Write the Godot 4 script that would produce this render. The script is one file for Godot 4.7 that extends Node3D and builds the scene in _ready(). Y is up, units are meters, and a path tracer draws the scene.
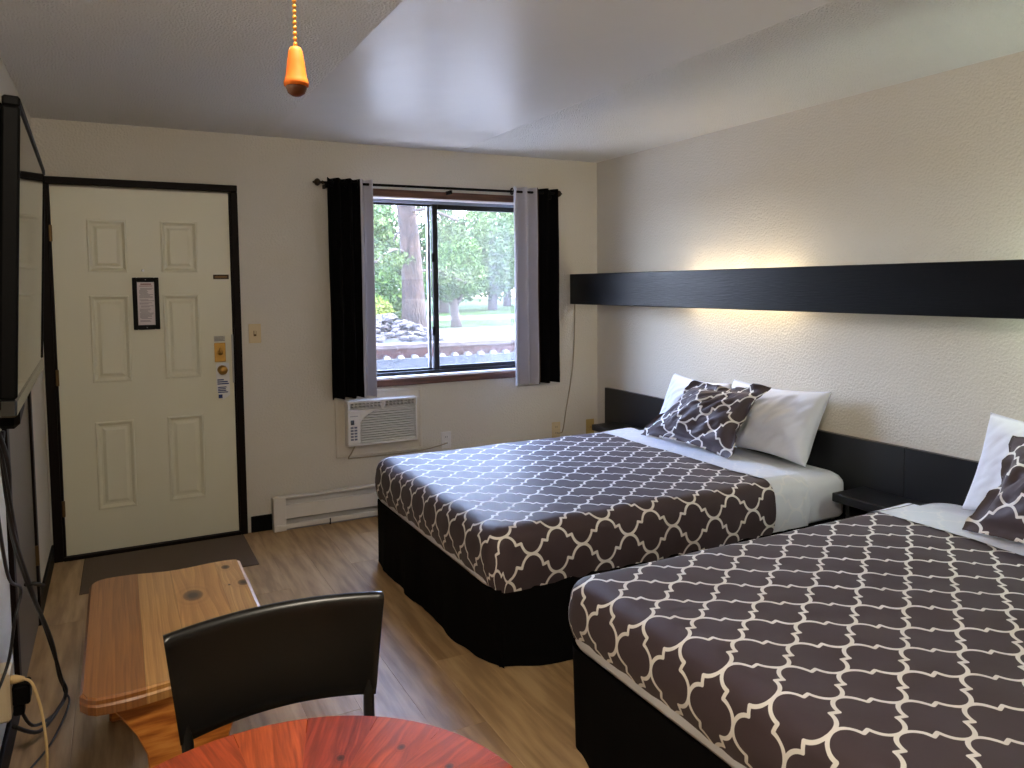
extends Node3D
# Motel room: window wall at z = 0, left wall at x = XL, right wall at x = XR, camera looks towards -z.

const XL := -0.07
const XR := 3.52
const CEIL := 2.405
const BACK := 6.0
const F := 756.6

var rng := RandomNumberGenerator.new()
var M := {}
var taken := {}
var mesh_cache := {}


# ------------------------------------------------------------------ naming
func numbered(called: String) -> String:
	if not taken.has(called):
		taken[called] = 0
		return called
	taken[called] += 1
	return "%s_%03d" % [called, taken[called]]


func tag(o: Node3D, label: String, category: String, group := "", kind := "") -> Node3D:
	o.set_meta("label", label)
	o.set_meta("category", category)
	if group != "":
		o.set_meta("group", group)
	if kind != "":
		o.set_meta("kind", kind)
	return o


func thing(called: String, label: String, category: String, at := Vector3.ZERO, group := "") -> Node3D:
	var o := Node3D.new()
	o.name = numbered(called)
	o.position = at
	add_child(o)
	return tag(o, label, category, group)


func structure(called: String, at := Vector3.ZERO) -> Node3D:
	var o := Node3D.new()
	o.name = numbered(called)
	o.position = at
	o.set_meta("kind", "structure")
	add_child(o)
	return o


func put(called: String, mesh: Mesh, m: Material, parent: Node, at := Vector3.ZERO, basis := Basis()) -> MeshInstance3D:
	var o := MeshInstance3D.new()
	o.name = numbered(called) if parent == self else called
	o.mesh = mesh
	o.material_override = m
	o.transform = Transform3D(basis, at)
	parent.add_child(o, true)
	return o


# ------------------------------------------------------------------ meshes
func st_new() -> SurfaceTool:
	var st := SurfaceTool.new()
	st.begin(Mesh.PRIMITIVE_TRIANGLES)
	return st


func tri(st: SurfaceTool, a: Vector3, b: Vector3, c: Vector3) -> void:
	for p in [a, b, c]:
		st.set_uv(Vector2(p.x, p.z))
		st.add_vertex(p)


# quad given counter-clockwise as seen from outside; emitted clockwise
func quad(st: SurfaceTool, a: Vector3, b: Vector3, c: Vector3, d: Vector3) -> void:
	tri(st, a, c, b)
	tri(st, a, d, c)


func done(st: SurfaceTool, smooth := false) -> ArrayMesh:
	if smooth:
		st.index()
	st.generate_normals()
	return st.commit()


func add_box(st: SurfaceTool, lo: Vector3, hi: Vector3, bev := 0.0) -> void:
	st.set_smooth_group(-1)
	var c := (lo + hi) * 0.5
	var h := (hi - lo) * 0.5
	bev = minf(bev, minf(h.x, minf(h.y, h.z)) * 0.9)
	var ax := [Vector3(1, 0, 0), Vector3(0, 1, 0), Vector3(0, 0, 1)]
	for i in 3:
		for s in [-1.0, 1.0]:
			var n: Vector3 = ax[i] * s
			var u: Vector3 = ax[(i + 1) % 3]
			var v: Vector3 = ax[(i + 2) % 3] * s
			var hu: float = absf(h.dot(u)) - bev
			var hv: float = absf(h.dot(ax[(i + 2) % 3])) - bev
			var hn: float = absf(h.dot(ax[i]))
			quad(st, c + n * hn - u * hu - v * hv, c + n * hn + u * hu - v * hv, c + n * hn + u * hu + v * hv, c + n * hn - u * hu + v * hv)
	if bev <= 0.0:
		return
	for i in 3:
		var j := (i + 1) % 3
		var k := (i + 2) % 3
		for sj in [-1.0, 1.0]:
			for sk in [-1.0, 1.0]:
				var a: Vector3 = ax[j] * sj * h[j] + ax[k] * sk * (h[k] - bev)
				var b: Vector3 = ax[j] * sj * (h[j] - bev) + ax[k] * sk * h[k]
				var e: Vector3 = ax[i] * (h[i] - bev)
				if sj * sk > 0:
					quad(st, c + a - e, c + b - e, c + b + e, c + a + e)
				else:
					quad(st, c + b - e, c + a - e, c + a + e, c + b + e)
	for sx in [-1.0, 1.0]:
		for sy in [-1.0, 1.0]:
			for sz in [-1.0, 1.0]:
				var px := c + Vector3(sx * h.x, sy * (h.y - bev), sz * (h.z - bev))
				var py := c + Vector3(sx * (h.x - bev), sy * h.y, sz * (h.z - bev))
				var pz := c + Vector3(sx * (h.x - bev), sy * (h.y - bev), sz * h.z)
				if sx * sy * sz > 0:
					tri(st, px, pz, py)
				else:
					tri(st, px, py, pz)


func box_mesh(size: Vector3, bev := 0.0) -> ArrayMesh:
	var key := "%s/%.4f" % [str(size.snapped(Vector3.ONE * 0.0005)), bev]
	if not mesh_cache.has(key):
		var st := st_new()
		add_box(st, -size * 0.5, size * 0.5, bev)
		mesh_cache[key] = done(st)
	return mesh_cache[key]


func bx(called: String, parent: Node, lo: Vector3, hi: Vector3, m: Material, bev := 0.003) -> MeshInstance3D:
	return put(called, box_mesh(hi - lo, bev), m, parent, (lo + hi) * 0.5)


# surface through a grid of points; rows of equal length; uvs optional
func grid_mesh(pts: Array, uvs: Array = [], closed_u := false, caps := false) -> ArrayMesh:
	var st := st_new()
	st.set_smooth_group(0)
	var nr := pts.size()
	var nc: int = pts[0].size()
	for r in nr:
		for c in nc:
			if uvs.size() > 0:
				st.set_uv(uvs[r][c])
			else:
				st.set_uv(Vector2(float(c) / (nc - 1), float(r) / (nr - 1)))
			st.add_vertex(pts[r][c])
	for r in nr - 1:
		for c in (nc if closed_u else nc - 1):
			var c2 := (c + 1) % nc
			var a := r * nc + c
			var b := r * nc + c2
			var d := (r + 1) * nc + c
			var e := (r + 1) * nc + c2
			for i in [a, e, b, a, d, e]:
				st.add_index(i)
	if caps:
		for r in [0, nr - 1]:
			for c in range(1, nc - 1):
				var tri_i := [r * nc, r * nc + c, r * nc + c + 1]
				if r != 0:
					tri_i.reverse()
				for i in tri_i:
					st.add_index(i)
	st.generate_normals()
	return st.commit()


func tube_mesh(path: Array, radius: float, sides := 8, radii: Array = []) -> ArrayMesh:
	var rows := []
	var up := Vector3.UP
	for i in path.size():
		var t: Vector3 = (path[mini(i + 1, path.size() - 1)] - path[maxi(i - 1, 0)]).normalized()
		if absf(t.dot(up)) > 0.98:
			up = Vector3.RIGHT
		var s := t.cross(up).normalized()
		up = s.cross(t).normalized()
		var row := []
		var r: float = radii[i] if radii.size() > 0 else radius
		for k in sides:
			var a := TAU * k / sides
			row.append(path[i] + (s * cos(a) + up * sin(a)) * r)
		rows.append(row)
	return grid_mesh(rows, [], true, true)


func smooth_path(ctrl: Array, steps := 6) -> Array:
	var out := []
	for i in ctrl.size() - 1:
		var p0: Vector3 = ctrl[maxi(i - 1, 0)]
		var p1: Vector3 = ctrl[i]
		var p2: Vector3 = ctrl[i + 1]
		var p3: Vector3 = ctrl[mini(i + 2, ctrl.size() - 1)]
		for k in steps:
			out.append(p1.cubic_interpolate(p2, p0, p3, float(k) / steps))
	out.append(ctrl[-1])
	return out


# profile: [radius, y] pairs, bottom to top
func lathe_mesh(profile: Array, sides := 24) -> ArrayMesh:
	var rows := []
	for p in profile:
		var row := []
		for k in sides:
			var a := TAU * k / sides
			row.append(Vector3(cos(a) * p[0], p[1], sin(a) * p[0]))
		rows.append(row)
	return grid_mesh(rows, [], true, true)


# flat polygon (x, z) extruded from y0 to y1 with a bevelled top edge
func add_prism(st: SurfaceTool, poly: PackedVector2Array, y0: float, y1: float, bev := 0.0) -> void:
	st.set_smooth_group(-1)
	var p := poly.duplicate()
	if not Geometry2D.is_polygon_clockwise(p):
		p.reverse()
	var top := p
	if bev > 0.0:
		var inset := Geometry2D.offset_polygon(p, -bev, Geometry2D.JOIN_MITER)
		if inset.size() == 1 and inset[0].size() == p.size():
			top = inset[0]
			# keep the vertices paired
			var best := 0
			var bd := INF
			for i in top.size():
				var d := top[i].distance_to(p[0])
				if d < bd:
					bd = d
					best = i
			var turned := PackedVector2Array()
			for i in top.size():
				turned.append(top[(best + i) % top.size()])
			top = turned
		else:
			bev = 0.0
	for face in 2:
		var src: PackedVector2Array = top if face == 0 else p
		var ids := Geometry2D.triangulate_polygon(src)
		for t in range(0, ids.size(), 3):
			var a := src[ids[t]]
			var b := src[ids[t + 1]]
			var c := src[ids[t + 2]]
			var y := y1 if face == 0 else y0
			tri(st, Vector3(a.x, y, a.y), Vector3(b.x, y, b.y), Vector3(c.x, y, c.y))
	for i in p.size():
		var j := (i + 1) % p.size()
		var a0 := Vector3(p[i].x, y0, p[i].y)
		var b0 := Vector3(p[j].x, y0, p[j].y)
		var a1 := Vector3(p[i].x, y1 - bev, p[i].y)
		var b1 := Vector3(p[j].x, y1 - bev, p[j].y)
		quad(st, a0, b0, b1, a1)
		if bev > 0.0:
			quad(st, a1, b1, Vector3(top[j].x, y1, top[j].y), Vector3(top[i].x, y1, top[i].y))


func prism(poly: PackedVector2Array, y0: float, y1: float, bev := 0.0) -> ArrayMesh:
	var st := st_new()
	add_prism(st, poly, y0, y1, bev)
	return done(st)


# ------------------------------------------------------------------ materials
func mat(c: Color, rough := 0.6, metal := 0.0, spec := 0.5) -> StandardMaterial3D:
	var m := StandardMaterial3D.new()
	m.albedo_color = c
	m.roughness = rough
	m.metallic = metal
	m.metallic_specular = spec
	return m


func noise_tex(freq: float, seed_: int, w := 256, h := 256, octaves := 4, type := FastNoiseLite.TYPE_SIMPLEX_SMOOTH, ramp: Gradient = null) -> NoiseTexture2D:
	var n := FastNoiseLite.new()
	n.noise_type = type
	n.frequency = freq
	n.seed = seed_
	n.fractal_octaves = octaves
	var t := NoiseTexture2D.new()
	t.width = w
	t.height = h
	t.seamless = true
	t.noise = n
	if ramp:
		t.color_ramp = ramp
	return t


func ramp(stops: Array) -> Gradient:
	var g := Gradient.new()
	var o := PackedFloat32Array()
	var c := PackedColorArray()
	for s in stops:
		o.append(s[0])
		c.append(s[1])
	g.offsets = o
	g.colors = c
	return g


func relief(m: StandardMaterial3D, t: Texture2D, cm: float, scale: Vector3, world := true) -> StandardMaterial3D:
	m.heightmap_enabled = true
	m.heightmap_texture = t
	m.heightmap_scale = cm
	m.uv1_triplanar = true
	m.uv1_world_triplanar = world
	m.uv1_scale = scale
	return m


# wood with the grain along one local axis, by stretched noise
func wood(stops: Array, seed_: int, scale: Vector3, rough := 0.5, world := false) -> StandardMaterial3D:
	var m := mat(Color.WHITE, rough)
	m.albedo_texture = noise_tex(0.02, seed_, 256, 256, 5, FastNoiseLite.TYPE_SIMPLEX_SMOOTH, ramp(stops))
	m.uv1_triplanar = true
	m.uv1_world_triplanar = world
	m.uv1_scale = scale
	return m


# pine board with grain along v and knots at [u, v, radius]
func pine_image(w: int, h: int, seed_: int, light: Color, dark: Color, aspect: float, knots: Array) -> ImageTexture:
	var n := FastNoiseLite.new()
	n.seed = seed_
	n.frequency = 1.0
	n.fractal_octaves = 3
	var im := Image.create(w, h, false, Image.FORMAT_RGB8)
	for y in h:
		for x in w:
			var u := float(x) / w
			var v := float(y) / h
			var bend := 0.0
			var dk := 9.0
			for k in knots:
				var dx: float = (u - k[0])
				var dy: float = (v - k[1]) * aspect
				var d: float = Vector2(dx, dy * 0.62).length() / k[2]
				dk = minf(dk, d)
				bend += signf(dx) * 0.10 * exp(-d * d * 0.10) * minf(1.0, absf(dx) * 8.0)
			var g := n.get_noise_2d((u + bend) * 9.0, v * 1.3)
			var fine := n.get_noise_2d((u + bend) * 60.0, v * 5.0)
			var ring := 0.5 + 0.5 * sin((u + bend) * 26.0 + g * 5.0)
			var t := clampf(0.26 + 0.30 * ring + 0.28 * g + 0.18 * fine, 0.0, 1.0)
			if dk < 2.6:
				t = lerpf(t, 0.75 + 0.25 * sin(dk * 9.0), clampf(1.3 - dk * 0.5, 0.0, 1.0) * 0.6)
			var c := light.lerp(dark, t)
			if dk < 1.0:
				c = c.lerp(Color(0.16, 0.10, 0.06), clampf(1.2 - dk, 0.0, 0.85))
			im.set_pixel(x, y, c)
	return ImageTexture.create_from_image(im)


# white trellis printed on dark cloth: one repeat, nodes at the corners and the middle
func trellis_texture(cloth: Color, line: Color) -> ImageTexture:
	var hx := 0.114
	var hy := 0.077
	var half := 0.0052
	var pts := PackedVector2Array()
	var cx := 0.0
	var cy := 0.050
	for i in 11:
		var a := deg_to_rad(80.0) * i / 10.0
		pts.append(Vector2(cx + 0.0470 * sin(a), cy - 0.050 * cos(a)))
	var n := pts.size()
	for i in n:
		var q := pts[n - 1 - i]
		pts.append(Vector2(hx - q.x, hy - q.y))
	var w := 256
	var h := 172
	var quarter := Image.create(w, h, false, Image.FORMAT_RGB8)
	for y in h:
		for x in w:
			var p := Vector2((x + 0.5) / w * hx, (y + 0.5) / h * hy)
			var d := 1.0
			for i in pts.size() - 1:
				var c := Geometry2D.get_closest_point_to_segment(p, pts[i], pts[i + 1])
				d = minf(d, p.distance_squared_to(c))
			d = sqrt(d)
			var t := clampf((half - d) / 0.0007 + 0.5, 0.0, 1.0)
			quarter.set_pixel(x, y, cloth.lerp(line, t))
	var im := Image.create(w * 2, h * 2, false, Image.FORMAT_RGB8)
	var fx := quarter.duplicate()
	fx.flip_x()
	var fy := quarter.duplicate()
	fy.flip_y()
	var fxy: Image = fx.duplicate()
	fxy.flip_y()
	var r := Rect2i(0, 0, w, h)
	im.blit_rect(quarter, r, Vector2i(0, 0))
	im.blit_rect(fx, r, Vector2i(w, 0))
	im.blit_rect(fy, r, Vector2i(0, h))
	im.blit_rect(fxy, r, Vector2i(w, h))
	return ImageTexture.create_from_image(im)


func make_materials() -> void:
	var peel := noise_tex(0.045, 3, 512, 512, 3)
	M.wall = relief(mat(Color(0.80, 0.775, 0.725), 0.62, 0, 0.35), peel, 0.24, Vector3(2.6, 2.6, 2.6))
	M.ceiling_rough = relief(mat(Color(0.88, 0.875, 0.86), 0.75, 0, 0.25), noise_tex(0.09, 9, 512, 512, 4), 0.9, Vector3(1.8, 1.8, 1.8))
	M.ceiling_smooth = relief(mat(Color(0.87, 0.865, 0.855), 0.38, 0, 0.22), noise_tex(0.012, 19, 256, 256, 2), 0.35, Vector3(0.8, 0.8, 0.8))
	M.door = mat(Color(0.85, 0.835, 0.745), 0.42)
	M.dark_trim = mat(Color(0.085, 0.055, 0.045), 0.5, 0, 0.22)
	M.side_door = mat(Color(0.36, 0.31, 0.24), 0.5)
	M.baseboard = mat(Color(0.045, 0.045, 0.05), 0.5, 0, 0.22)
	M.black_wood = relief(mat(Color(0.075, 0.08, 0.095), 0.36, 0, 0.27), noise_tex(0.03, 41, 256, 256, 3), 0.08, Vector3(3, 14, 1.2))
	M.black_board = mat(Color(0.07, 0.07, 0.08), 0.38, 0, 0.5)
	M.brass = mat(Color(0.72, 0.56, 0.30), 0.30, 0.9)
	M.brass_old = mat(Color(0.40, 0.31, 0.19), 0.45, 0.7)
	M.bronze = mat(Color(0.20, 0.15, 0.10), 0.4, 0.6)
	M.black = mat(Color(0.045, 0.042, 0.042), 0.5, 0, 0.22)
	M.tv_black = mat(Color(0.022, 0.02, 0.02), 0.55, 0, 0.16)
	M.tv_gloss = mat(Color(0.03, 0.03, 0.03), 0.15, 0, 0.7)
	M.screen = mat(Color(0.02, 0.02, 0.022), 0.06, 0, 0.9)
	M.silver = mat(Color(0.62, 0.62, 0.62), 0.3, 0.8)
	M.white_plastic = mat(Color(0.86, 0.85, 0.84), 0.42)
	M.grey_plastic = mat(Color(0.60, 0.60, 0.61), 0.5)
	M.dark_slot = mat(Color(0.16, 0.15, 0.16), 0.7)
	M.almond = mat(Color(0.80, 0.72, 0.56), 0.45)
	M.panel_white = mat(Color(0.79, 0.755, 0.69), 0.5)
	M.heater = mat(Color(0.85, 0.83, 0.80), 0.4, 0.0)
	M.mat_rug = relief(mat(Color(0.45, 0.395, 0.345), 0.95, 0, 0.1), noise_tex(0.2, 77, 256, 256, 2), 0.4, Vector3(4, 4, 4))
	M.window_wood = wood([[0.2, Color(0.30, 0.19, 0.14)], [0.8, Color(0.42, 0.28, 0.21)]], 12, Vector3(0.6, 6, 6), 0.5, true)
	M.alu_dark = mat(Color(0.09, 0.095, 0.12), 0.4, 0.3)
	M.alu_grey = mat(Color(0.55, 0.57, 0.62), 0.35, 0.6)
	M.reveal = mat(Color(0.88, 0.87, 0.86), 0.5)
	var glass := mat(Color(1, 1, 1, 0.06), 0.0)
	glass.transparency = BaseMaterial3D.TRANSPARENCY_ALPHA
	M.glass = glass
	var mesh_m := mat(Color(0.66, 0.66, 0.62, 0.10), 0.9, 0, 0.1)
	mesh_m.transparency = BaseMaterial3D.TRANSPARENCY_ALPHA
	M.screen_mesh = mesh_m
	var weave := noise_tex(0.35, 5, 256, 256, 2)
	M.curtain_black = relief(mat(Color(0.045, 0.04, 0.048), 0.9, 0, 0.2), weave, 0.05, Vector3(6, 6, 6))
	M.curtain_brown = mat(Color(0.30, 0.225, 0.21), 0.85, 0, 0.2)
	M.curtain_grey = mat(Color(0.72, 0.71, 0.74), 0.65, 0, 0.4)
	M.curtain_grey.backlight_enabled = true
	M.curtain_grey.backlight = Color(0.10, 0.10, 0.11)
	M.sheet = relief(mat(Color(0.885, 0.895, 0.925), 0.75, 0, 0.3), noise_tex(0.012, 23, 256, 256, 3), 0.5, Vector3(1.4, 1.4, 1.4))
	M.pillow = relief(mat(Color(0.885, 0.895, 0.93), 0.8, 0, 0.25), noise_tex(0.010, 29, 256, 256, 3), 0.9, Vector3(1.3, 1.3, 1.3))
	var trellis := trellis_texture(Color(0.268, 0.222, 0.238), Color(0.90, 0.885, 0.86))
	for k in 2:
		var c := mat(Color.WHITE, 0.58, 0, 0.36)
		c.albedo_texture = trellis
		c.uv1_scale = Vector3(1.0 / 0.228, 1.0 / 0.154, 1)
		c.uv1_offset = [Vector3(-2.012 / 0.228, -2.282 / 0.154, 0), Vector3(-1.695 / 0.228, -3.812 / 0.154, 0)][k]
		c.rim_enabled = true
		c.rim = 0.12
		M["trellis_%d" % k] = c
	var sh := mat(Color.WHITE, 0.62, 0, 0.5)
	sh.albedo_texture = trellis
	sh.uv1_scale = Vector3(1.0 / 0.228, 1.0 / 0.154, 1)
	sh.rim_enabled = true
	sh.rim = 0.12
	M.sham = sh
	var pale := mat(Color.WHITE, 0.75, 0, 0.3)
	pale.albedo_texture = trellis_texture(Color(0.865, 0.88, 0.91), Color(0.895, 0.905, 0.925))
	pale.uv1_scale = Vector3(1.0 / 0.228, 1.0 / 0.154, 1)
	M.fold = pale
	M.skirt = mat(Color(0.035, 0.032, 0.036), 0.9, 0, 0.2)
	M.box_spring = mat(Color(0.10, 0.10, 0.11), 0.9)
	M.chair = mat(Color(0.042, 0.036, 0.032), 0.33, 0, 0.5)
	M.seat = mat(Color(0.06, 0.055, 0.05), 0.6)
	M.bulb_warm = mat(Color(1, 0.9, 0.7), 0.4)
	M.bulb_warm.emission_enabled = true
	M.bulb_warm.emission = Color(1.0, 0.92, 0.80)
	M.bulb_warm.emission_energy_multiplier = 2.0
	M.bulb_cool = mat(Color(0.95, 1.0, 0.95), 0.4)
	M.bulb_cool.emission_enabled = true
	M.bulb_cool.emission = Color(0.86, 1.0, 0.90)
	M.bulb_cool.emission_energy_multiplier = 2.0
	M.knob_wood = mat(Color(0.80, 0.40, 0.12), 0.6, 0, 0.3)
	M.knob_dark = mat(Color(0.33, 0.16, 0.06), 0.4)
	M.chain = mat(Color(0.85, 0.58, 0.25), 0.3, 0.8)
	M.cable = mat(Color(0.05, 0.048, 0.045), 0.5)
	M.cable_beige = mat(Color(0.80, 0.68, 0.47), 0.5)
	M.wall_cord = mat(Color(0.62, 0.57, 0.48), 0.6)
	# outside
	M.bark = relief(wood([[0.25, Color(0.12, 0.08, 0.06)], [0.75, Color(0.26, 0.195, 0.155)]], 61, Vector3(1.2, 0.35, 1.2), 0.95, true), noise_tex(0.03, 62), 4.0, Vector3(1.2, 0.35, 1.2))
	M.bark_small = mat(Color(0.26, 0.215, 0.195), 0.9)
	M.lawn = mat(Color.WHITE, 0.95, 0, 0.1)
	M.lawn.albedo_texture = noise_tex(0.02, 71, 256, 256, 4, FastNoiseLite.TYPE_SIMPLEX_SMOOTH, ramp([[0.2, Color(0.13, 0.20, 0.085)], [0.8, Color(0.21, 0.265, 0.145)]]))
	M.lawn.uv1_triplanar = true
	M.lawn.uv1_world_triplanar = true
	M.lawn.uv1_scale = Vector3(0.15, 0.15, 0.15)
	M.road = mat(Color(0.31, 0.32, 0.34), 0.9)
	M.bounce_concrete = mat(Color(0.66, 0.64, 0.61), 0.9)  # pale unseen paving, added to bounce daylight onto the ceiling
	M.gravel = relief(mat(Color(0.22, 0.19, 0.17), 0.95), noise_tex(0.2, 81), 3.0, Vector3(0.8, 0.8, 0.8))
	M.path = mat(Color(0.26, 0.225, 0.21), 0.95)
	M.rock = relief(mat(Color(0.205, 0.185, 0.19), 0.9), noise_tex(0.05, 83), 3.0, Vector3(1, 1, 1))
	M.rail_red = wood([[0.2, Color(0.225, 0.095, 0.075)], [0.8, Color(0.31, 0.155, 0.12)]], 91, Vector3(1, 5, 5), 0.8, true)
	M.rail_brown = wood([[0.2, Color(0.20, 0.165, 0.165)], [0.8, Color(0.28, 0.235, 0.23)]], 93, Vector3(1, 5, 5), 0.8, true)
	M.rail_grey = mat(Color(0.225, 0.24, 0.27), 0.6, 0, 0.3)
	M.gap_light_white = mat(Color(0.52, 0.515, 0.51), 0.5)  # white that paints in daylight at the corrugation gaps
	M.leaf = mat(Color.WHITE, 0.7, 0, 0.3)
	M.leaf.vertex_color_use_as_albedo = true
	M.leaf.backlight_enabled = true
	M.leaf.backlight = Color(0.12, 0.15, 0.08)
	M.siding = mat(Color(0.55, 0.50, 0.44), 0.8)


# ------------------------------------------------------------------ scene
func _ready() -> void:
	rng.seed = 20240

	var cam := Camera3D.new()
	cam.name = "camera"
	cam.near = 0.05
	cam.far = 400.0
	cam.projection = Camera3D.PROJECTION_FRUSTUM
	cam.size = 0.05 * 768.0 / F
	cam.frustum_offset = Vector2(0.0, -50.0 / F * 0.05)
	cam.transform = Transform3D(Basis.from_euler(Vector3(-0.06425, -0.48126, -0.00931), EULER_ORDER_YXZ), Vector3(0.2952, 1.4967, 4.7774))
	add_child(cam)
	cam.current = true

	var env := Environment.new()
	env.background_mode = Environment.BG_SKY
	var sky := Sky.new()
	var sm := ProceduralSkyMaterial.new()
	sm.sky_top_color = Color(0.66, 0.76, 0.97)
	sm.sky_horizon_color = Color(0.90, 0.94, 1.0)
	sm.ground_horizon_color = Color(0.55, 0.55, 0.52)
	sm.ground_bottom_color = Color(0.30, 0.30, 0.28)
	sky.sky_material = sm
	env.sky = sky
	env.background_energy_multiplier = 30.0
	env.tonemap_mode = Environment.TONE_MAPPER_LINEAR
	env.tonemap_exposure = 1.38
	env.sdfgi_enabled = true
	env.ssao_enabled = true
	env.ssil_enabled = true
	var we := WorldEnvironment.new()
	we.name = "world"
	we.environment = env
	add_child(we)

	var sun := DirectionalLight3D.new()
	sun.name = "sun"
	sun.light_color = Color(1.0, 0.95, 0.86)
	sun.light_energy = 6.0
	sun.light_angular_distance = 1.0
	sun.shadow_enabled = true
	add_child(sun)
	sun.look_at_from_position(Vector3.ZERO, -Vector3(0.60, 0.78, 0.16), Vector3.UP)

	make_materials()
	build_shell()
	build_window()
	build_entry_door()
	build_side_door()
	build_beds()
	build_headboard_and_shelves()
	build_valance()
	build_curtains()
	build_table()
	build_bench()
	build_chair()
	build_tv()
	build_wall_items()
	build_heater_and_ac()
	build_fan()
	build_outside()


func build_shell() -> void:
	# window wall, with openings for the window and a recess for the door
	var st := st_new()
	var wx0 := 1.545
	var wx1 := 2.95
	var wy0 := 0.885
	var wy1 := 2.085
	add_box(st, Vector3(XL - 0.15, -0.05, -0.15), Vector3(-0.018, CEIL, 0))
	add_box(st, Vector3(-0.018, -0.05, -0.15), Vector3(0.923, 2.07, -0.05))
	add_box(st, Vector3(-0.018, 2.07, -0.15), Vector3(0.923, CEIL, 0))
	add_box(st, Vector3(0.923, -0.05, -0.15), Vector3(wx0, CEIL, 0))
	add_box(st, Vector3(wx0, -0.05, -0.15), Vector3(wx1, wy0, 0))
	add_box(st, Vector3(wx0, wy1, -0.15), Vector3(wx1, CEIL, 0))
	add_box(st, Vector3(wx1, -0.05, -0.15), Vector3(XR + 0.15, CEIL, 0))
	var w := put("wall_far", done(st), M.wall, self)
	w.set_meta("kind", "structure")
	w = bx("wall_right", self, Vector3(XR, -0.05, 0), Vector3(XR + 0.15, CEIL, BACK), M.wall, 0.0)
	w.set_meta("kind", "structure")
	w = bx("wall_left", self, Vector3(XL - 0.15, -0.05, 0), Vector3(XL, CEIL, BACK), M.wall, 0.0)
	w.set_meta("kind", "structure")
	w = bx("wall_back", self, Vector3(XL - 0.15, -0.05, BACK), Vector3(XR + 0.15, CEIL, BACK + 0.15), M.wall, 0.0)
	w.set_meta("kind", "structure")

	# ceiling: two textured fields and one smooth painted sheet between them
	var c := structure("ceiling", Vector3(0, CEIL, 0))
	bx("textured_field", c, Vector3(XL - 0.15, 0, -0.15), Vector3(1.14, 0.15, BACK + 0.15), M.ceiling_rough, 0.0)
	bx("smooth_sheet", c, Vector3(1.14, 0.0015, -0.15), Vector3(2.39, 0.15, BACK + 0.15), M.ceiling_smooth, 0.0)
	bx("textured_field", c, Vector3(2.39, 0, -0.15), Vector3(XR + 0.15, 0.15, BACK + 0.15), M.ceiling_rough, 0.0)

	# plank floor
	var f := structure("floor")
	bx("subfloor", f, Vector3(XL - 0.15, -0.06, -0.15), Vector3(XR + 0.15, -0.004, BACK + 0.15), M.dark_slot, 0.0)
	var planks := []
	for k in 5:
		var tone: float = [0.0, 0.025, -0.02, 0.012, -0.035][k]
		var m := wood([[0.25, Color(0.60 + tone, 0.48 + tone, 0.335 + tone)], [0.5, Color(0.68 + tone, 0.555 + tone, 0.395 + tone)], [0.8, Color(0.74 + tone, 0.615 + tone, 0.45 + tone)]], 200 + k, Vector3(3.2, 3.2, 0.36), 0.42, true)
		m.uv1_offset = Vector3(k * 0.37, 0, k * 0.61)
		m.heightmap_enabled = true
		m.heightmap_texture = noise_tex(0.06, 230, 256, 256, 3)
		m.heightmap_scale = 0.05
		planks.append(m)
	var row := 0
	var x := XL
	while x < XR - 0.01:
		var x1 := minf(x + 0.18, XR)
		var z := -fmod(row * 0.47 + 0.31, 1.22)
		while z < BACK:
			var z0 := maxf(z, 0.0)
			var z1 := minf(z + 1.22, BACK)
			if z1 - z0 > 0.02:
				bx("plank", f, Vector3(x, -0.006, z0), Vector3(x1, 0.0, z1), planks[rng.randi() % 5], 0.0012)
			z += 1.22
		x += 0.18
		row += 1

	# baseboards
	var b := bx("baseboard_far", self, Vector3(0.975, 0.0, 0.0), Vector3(XR, 0.1, 0.012), M.baseboard)
	b.set_meta("kind", "structure")
	b = bx("baseboard_corner", self, Vector3(XL, 0.0, 0.0), Vector3(-0.06, 0.1, 0.012), M.baseboard)
	b.set_meta("kind", "structure")
	b = bx("baseboard_left", self, Vector3(XL, 0.0, 0.0125), Vector3(XL + 0.012, 0.1, 0.83), M.baseboard)
	b.set_meta("kind", "structure")
	b = bx("baseboard_left", self, Vector3(XL, 0.0, 1.69), Vector3(XL + 0.012, 0.1, BACK), M.baseboard)
	b.set_meta("kind", "structure")
	b = bx("baseboard_right", self, Vector3(XR - 0.012, 0.0, 0.0125), Vector3(XR, 0.1, BACK), M.baseboard)
	b.set_meta("kind", "structure")


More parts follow.
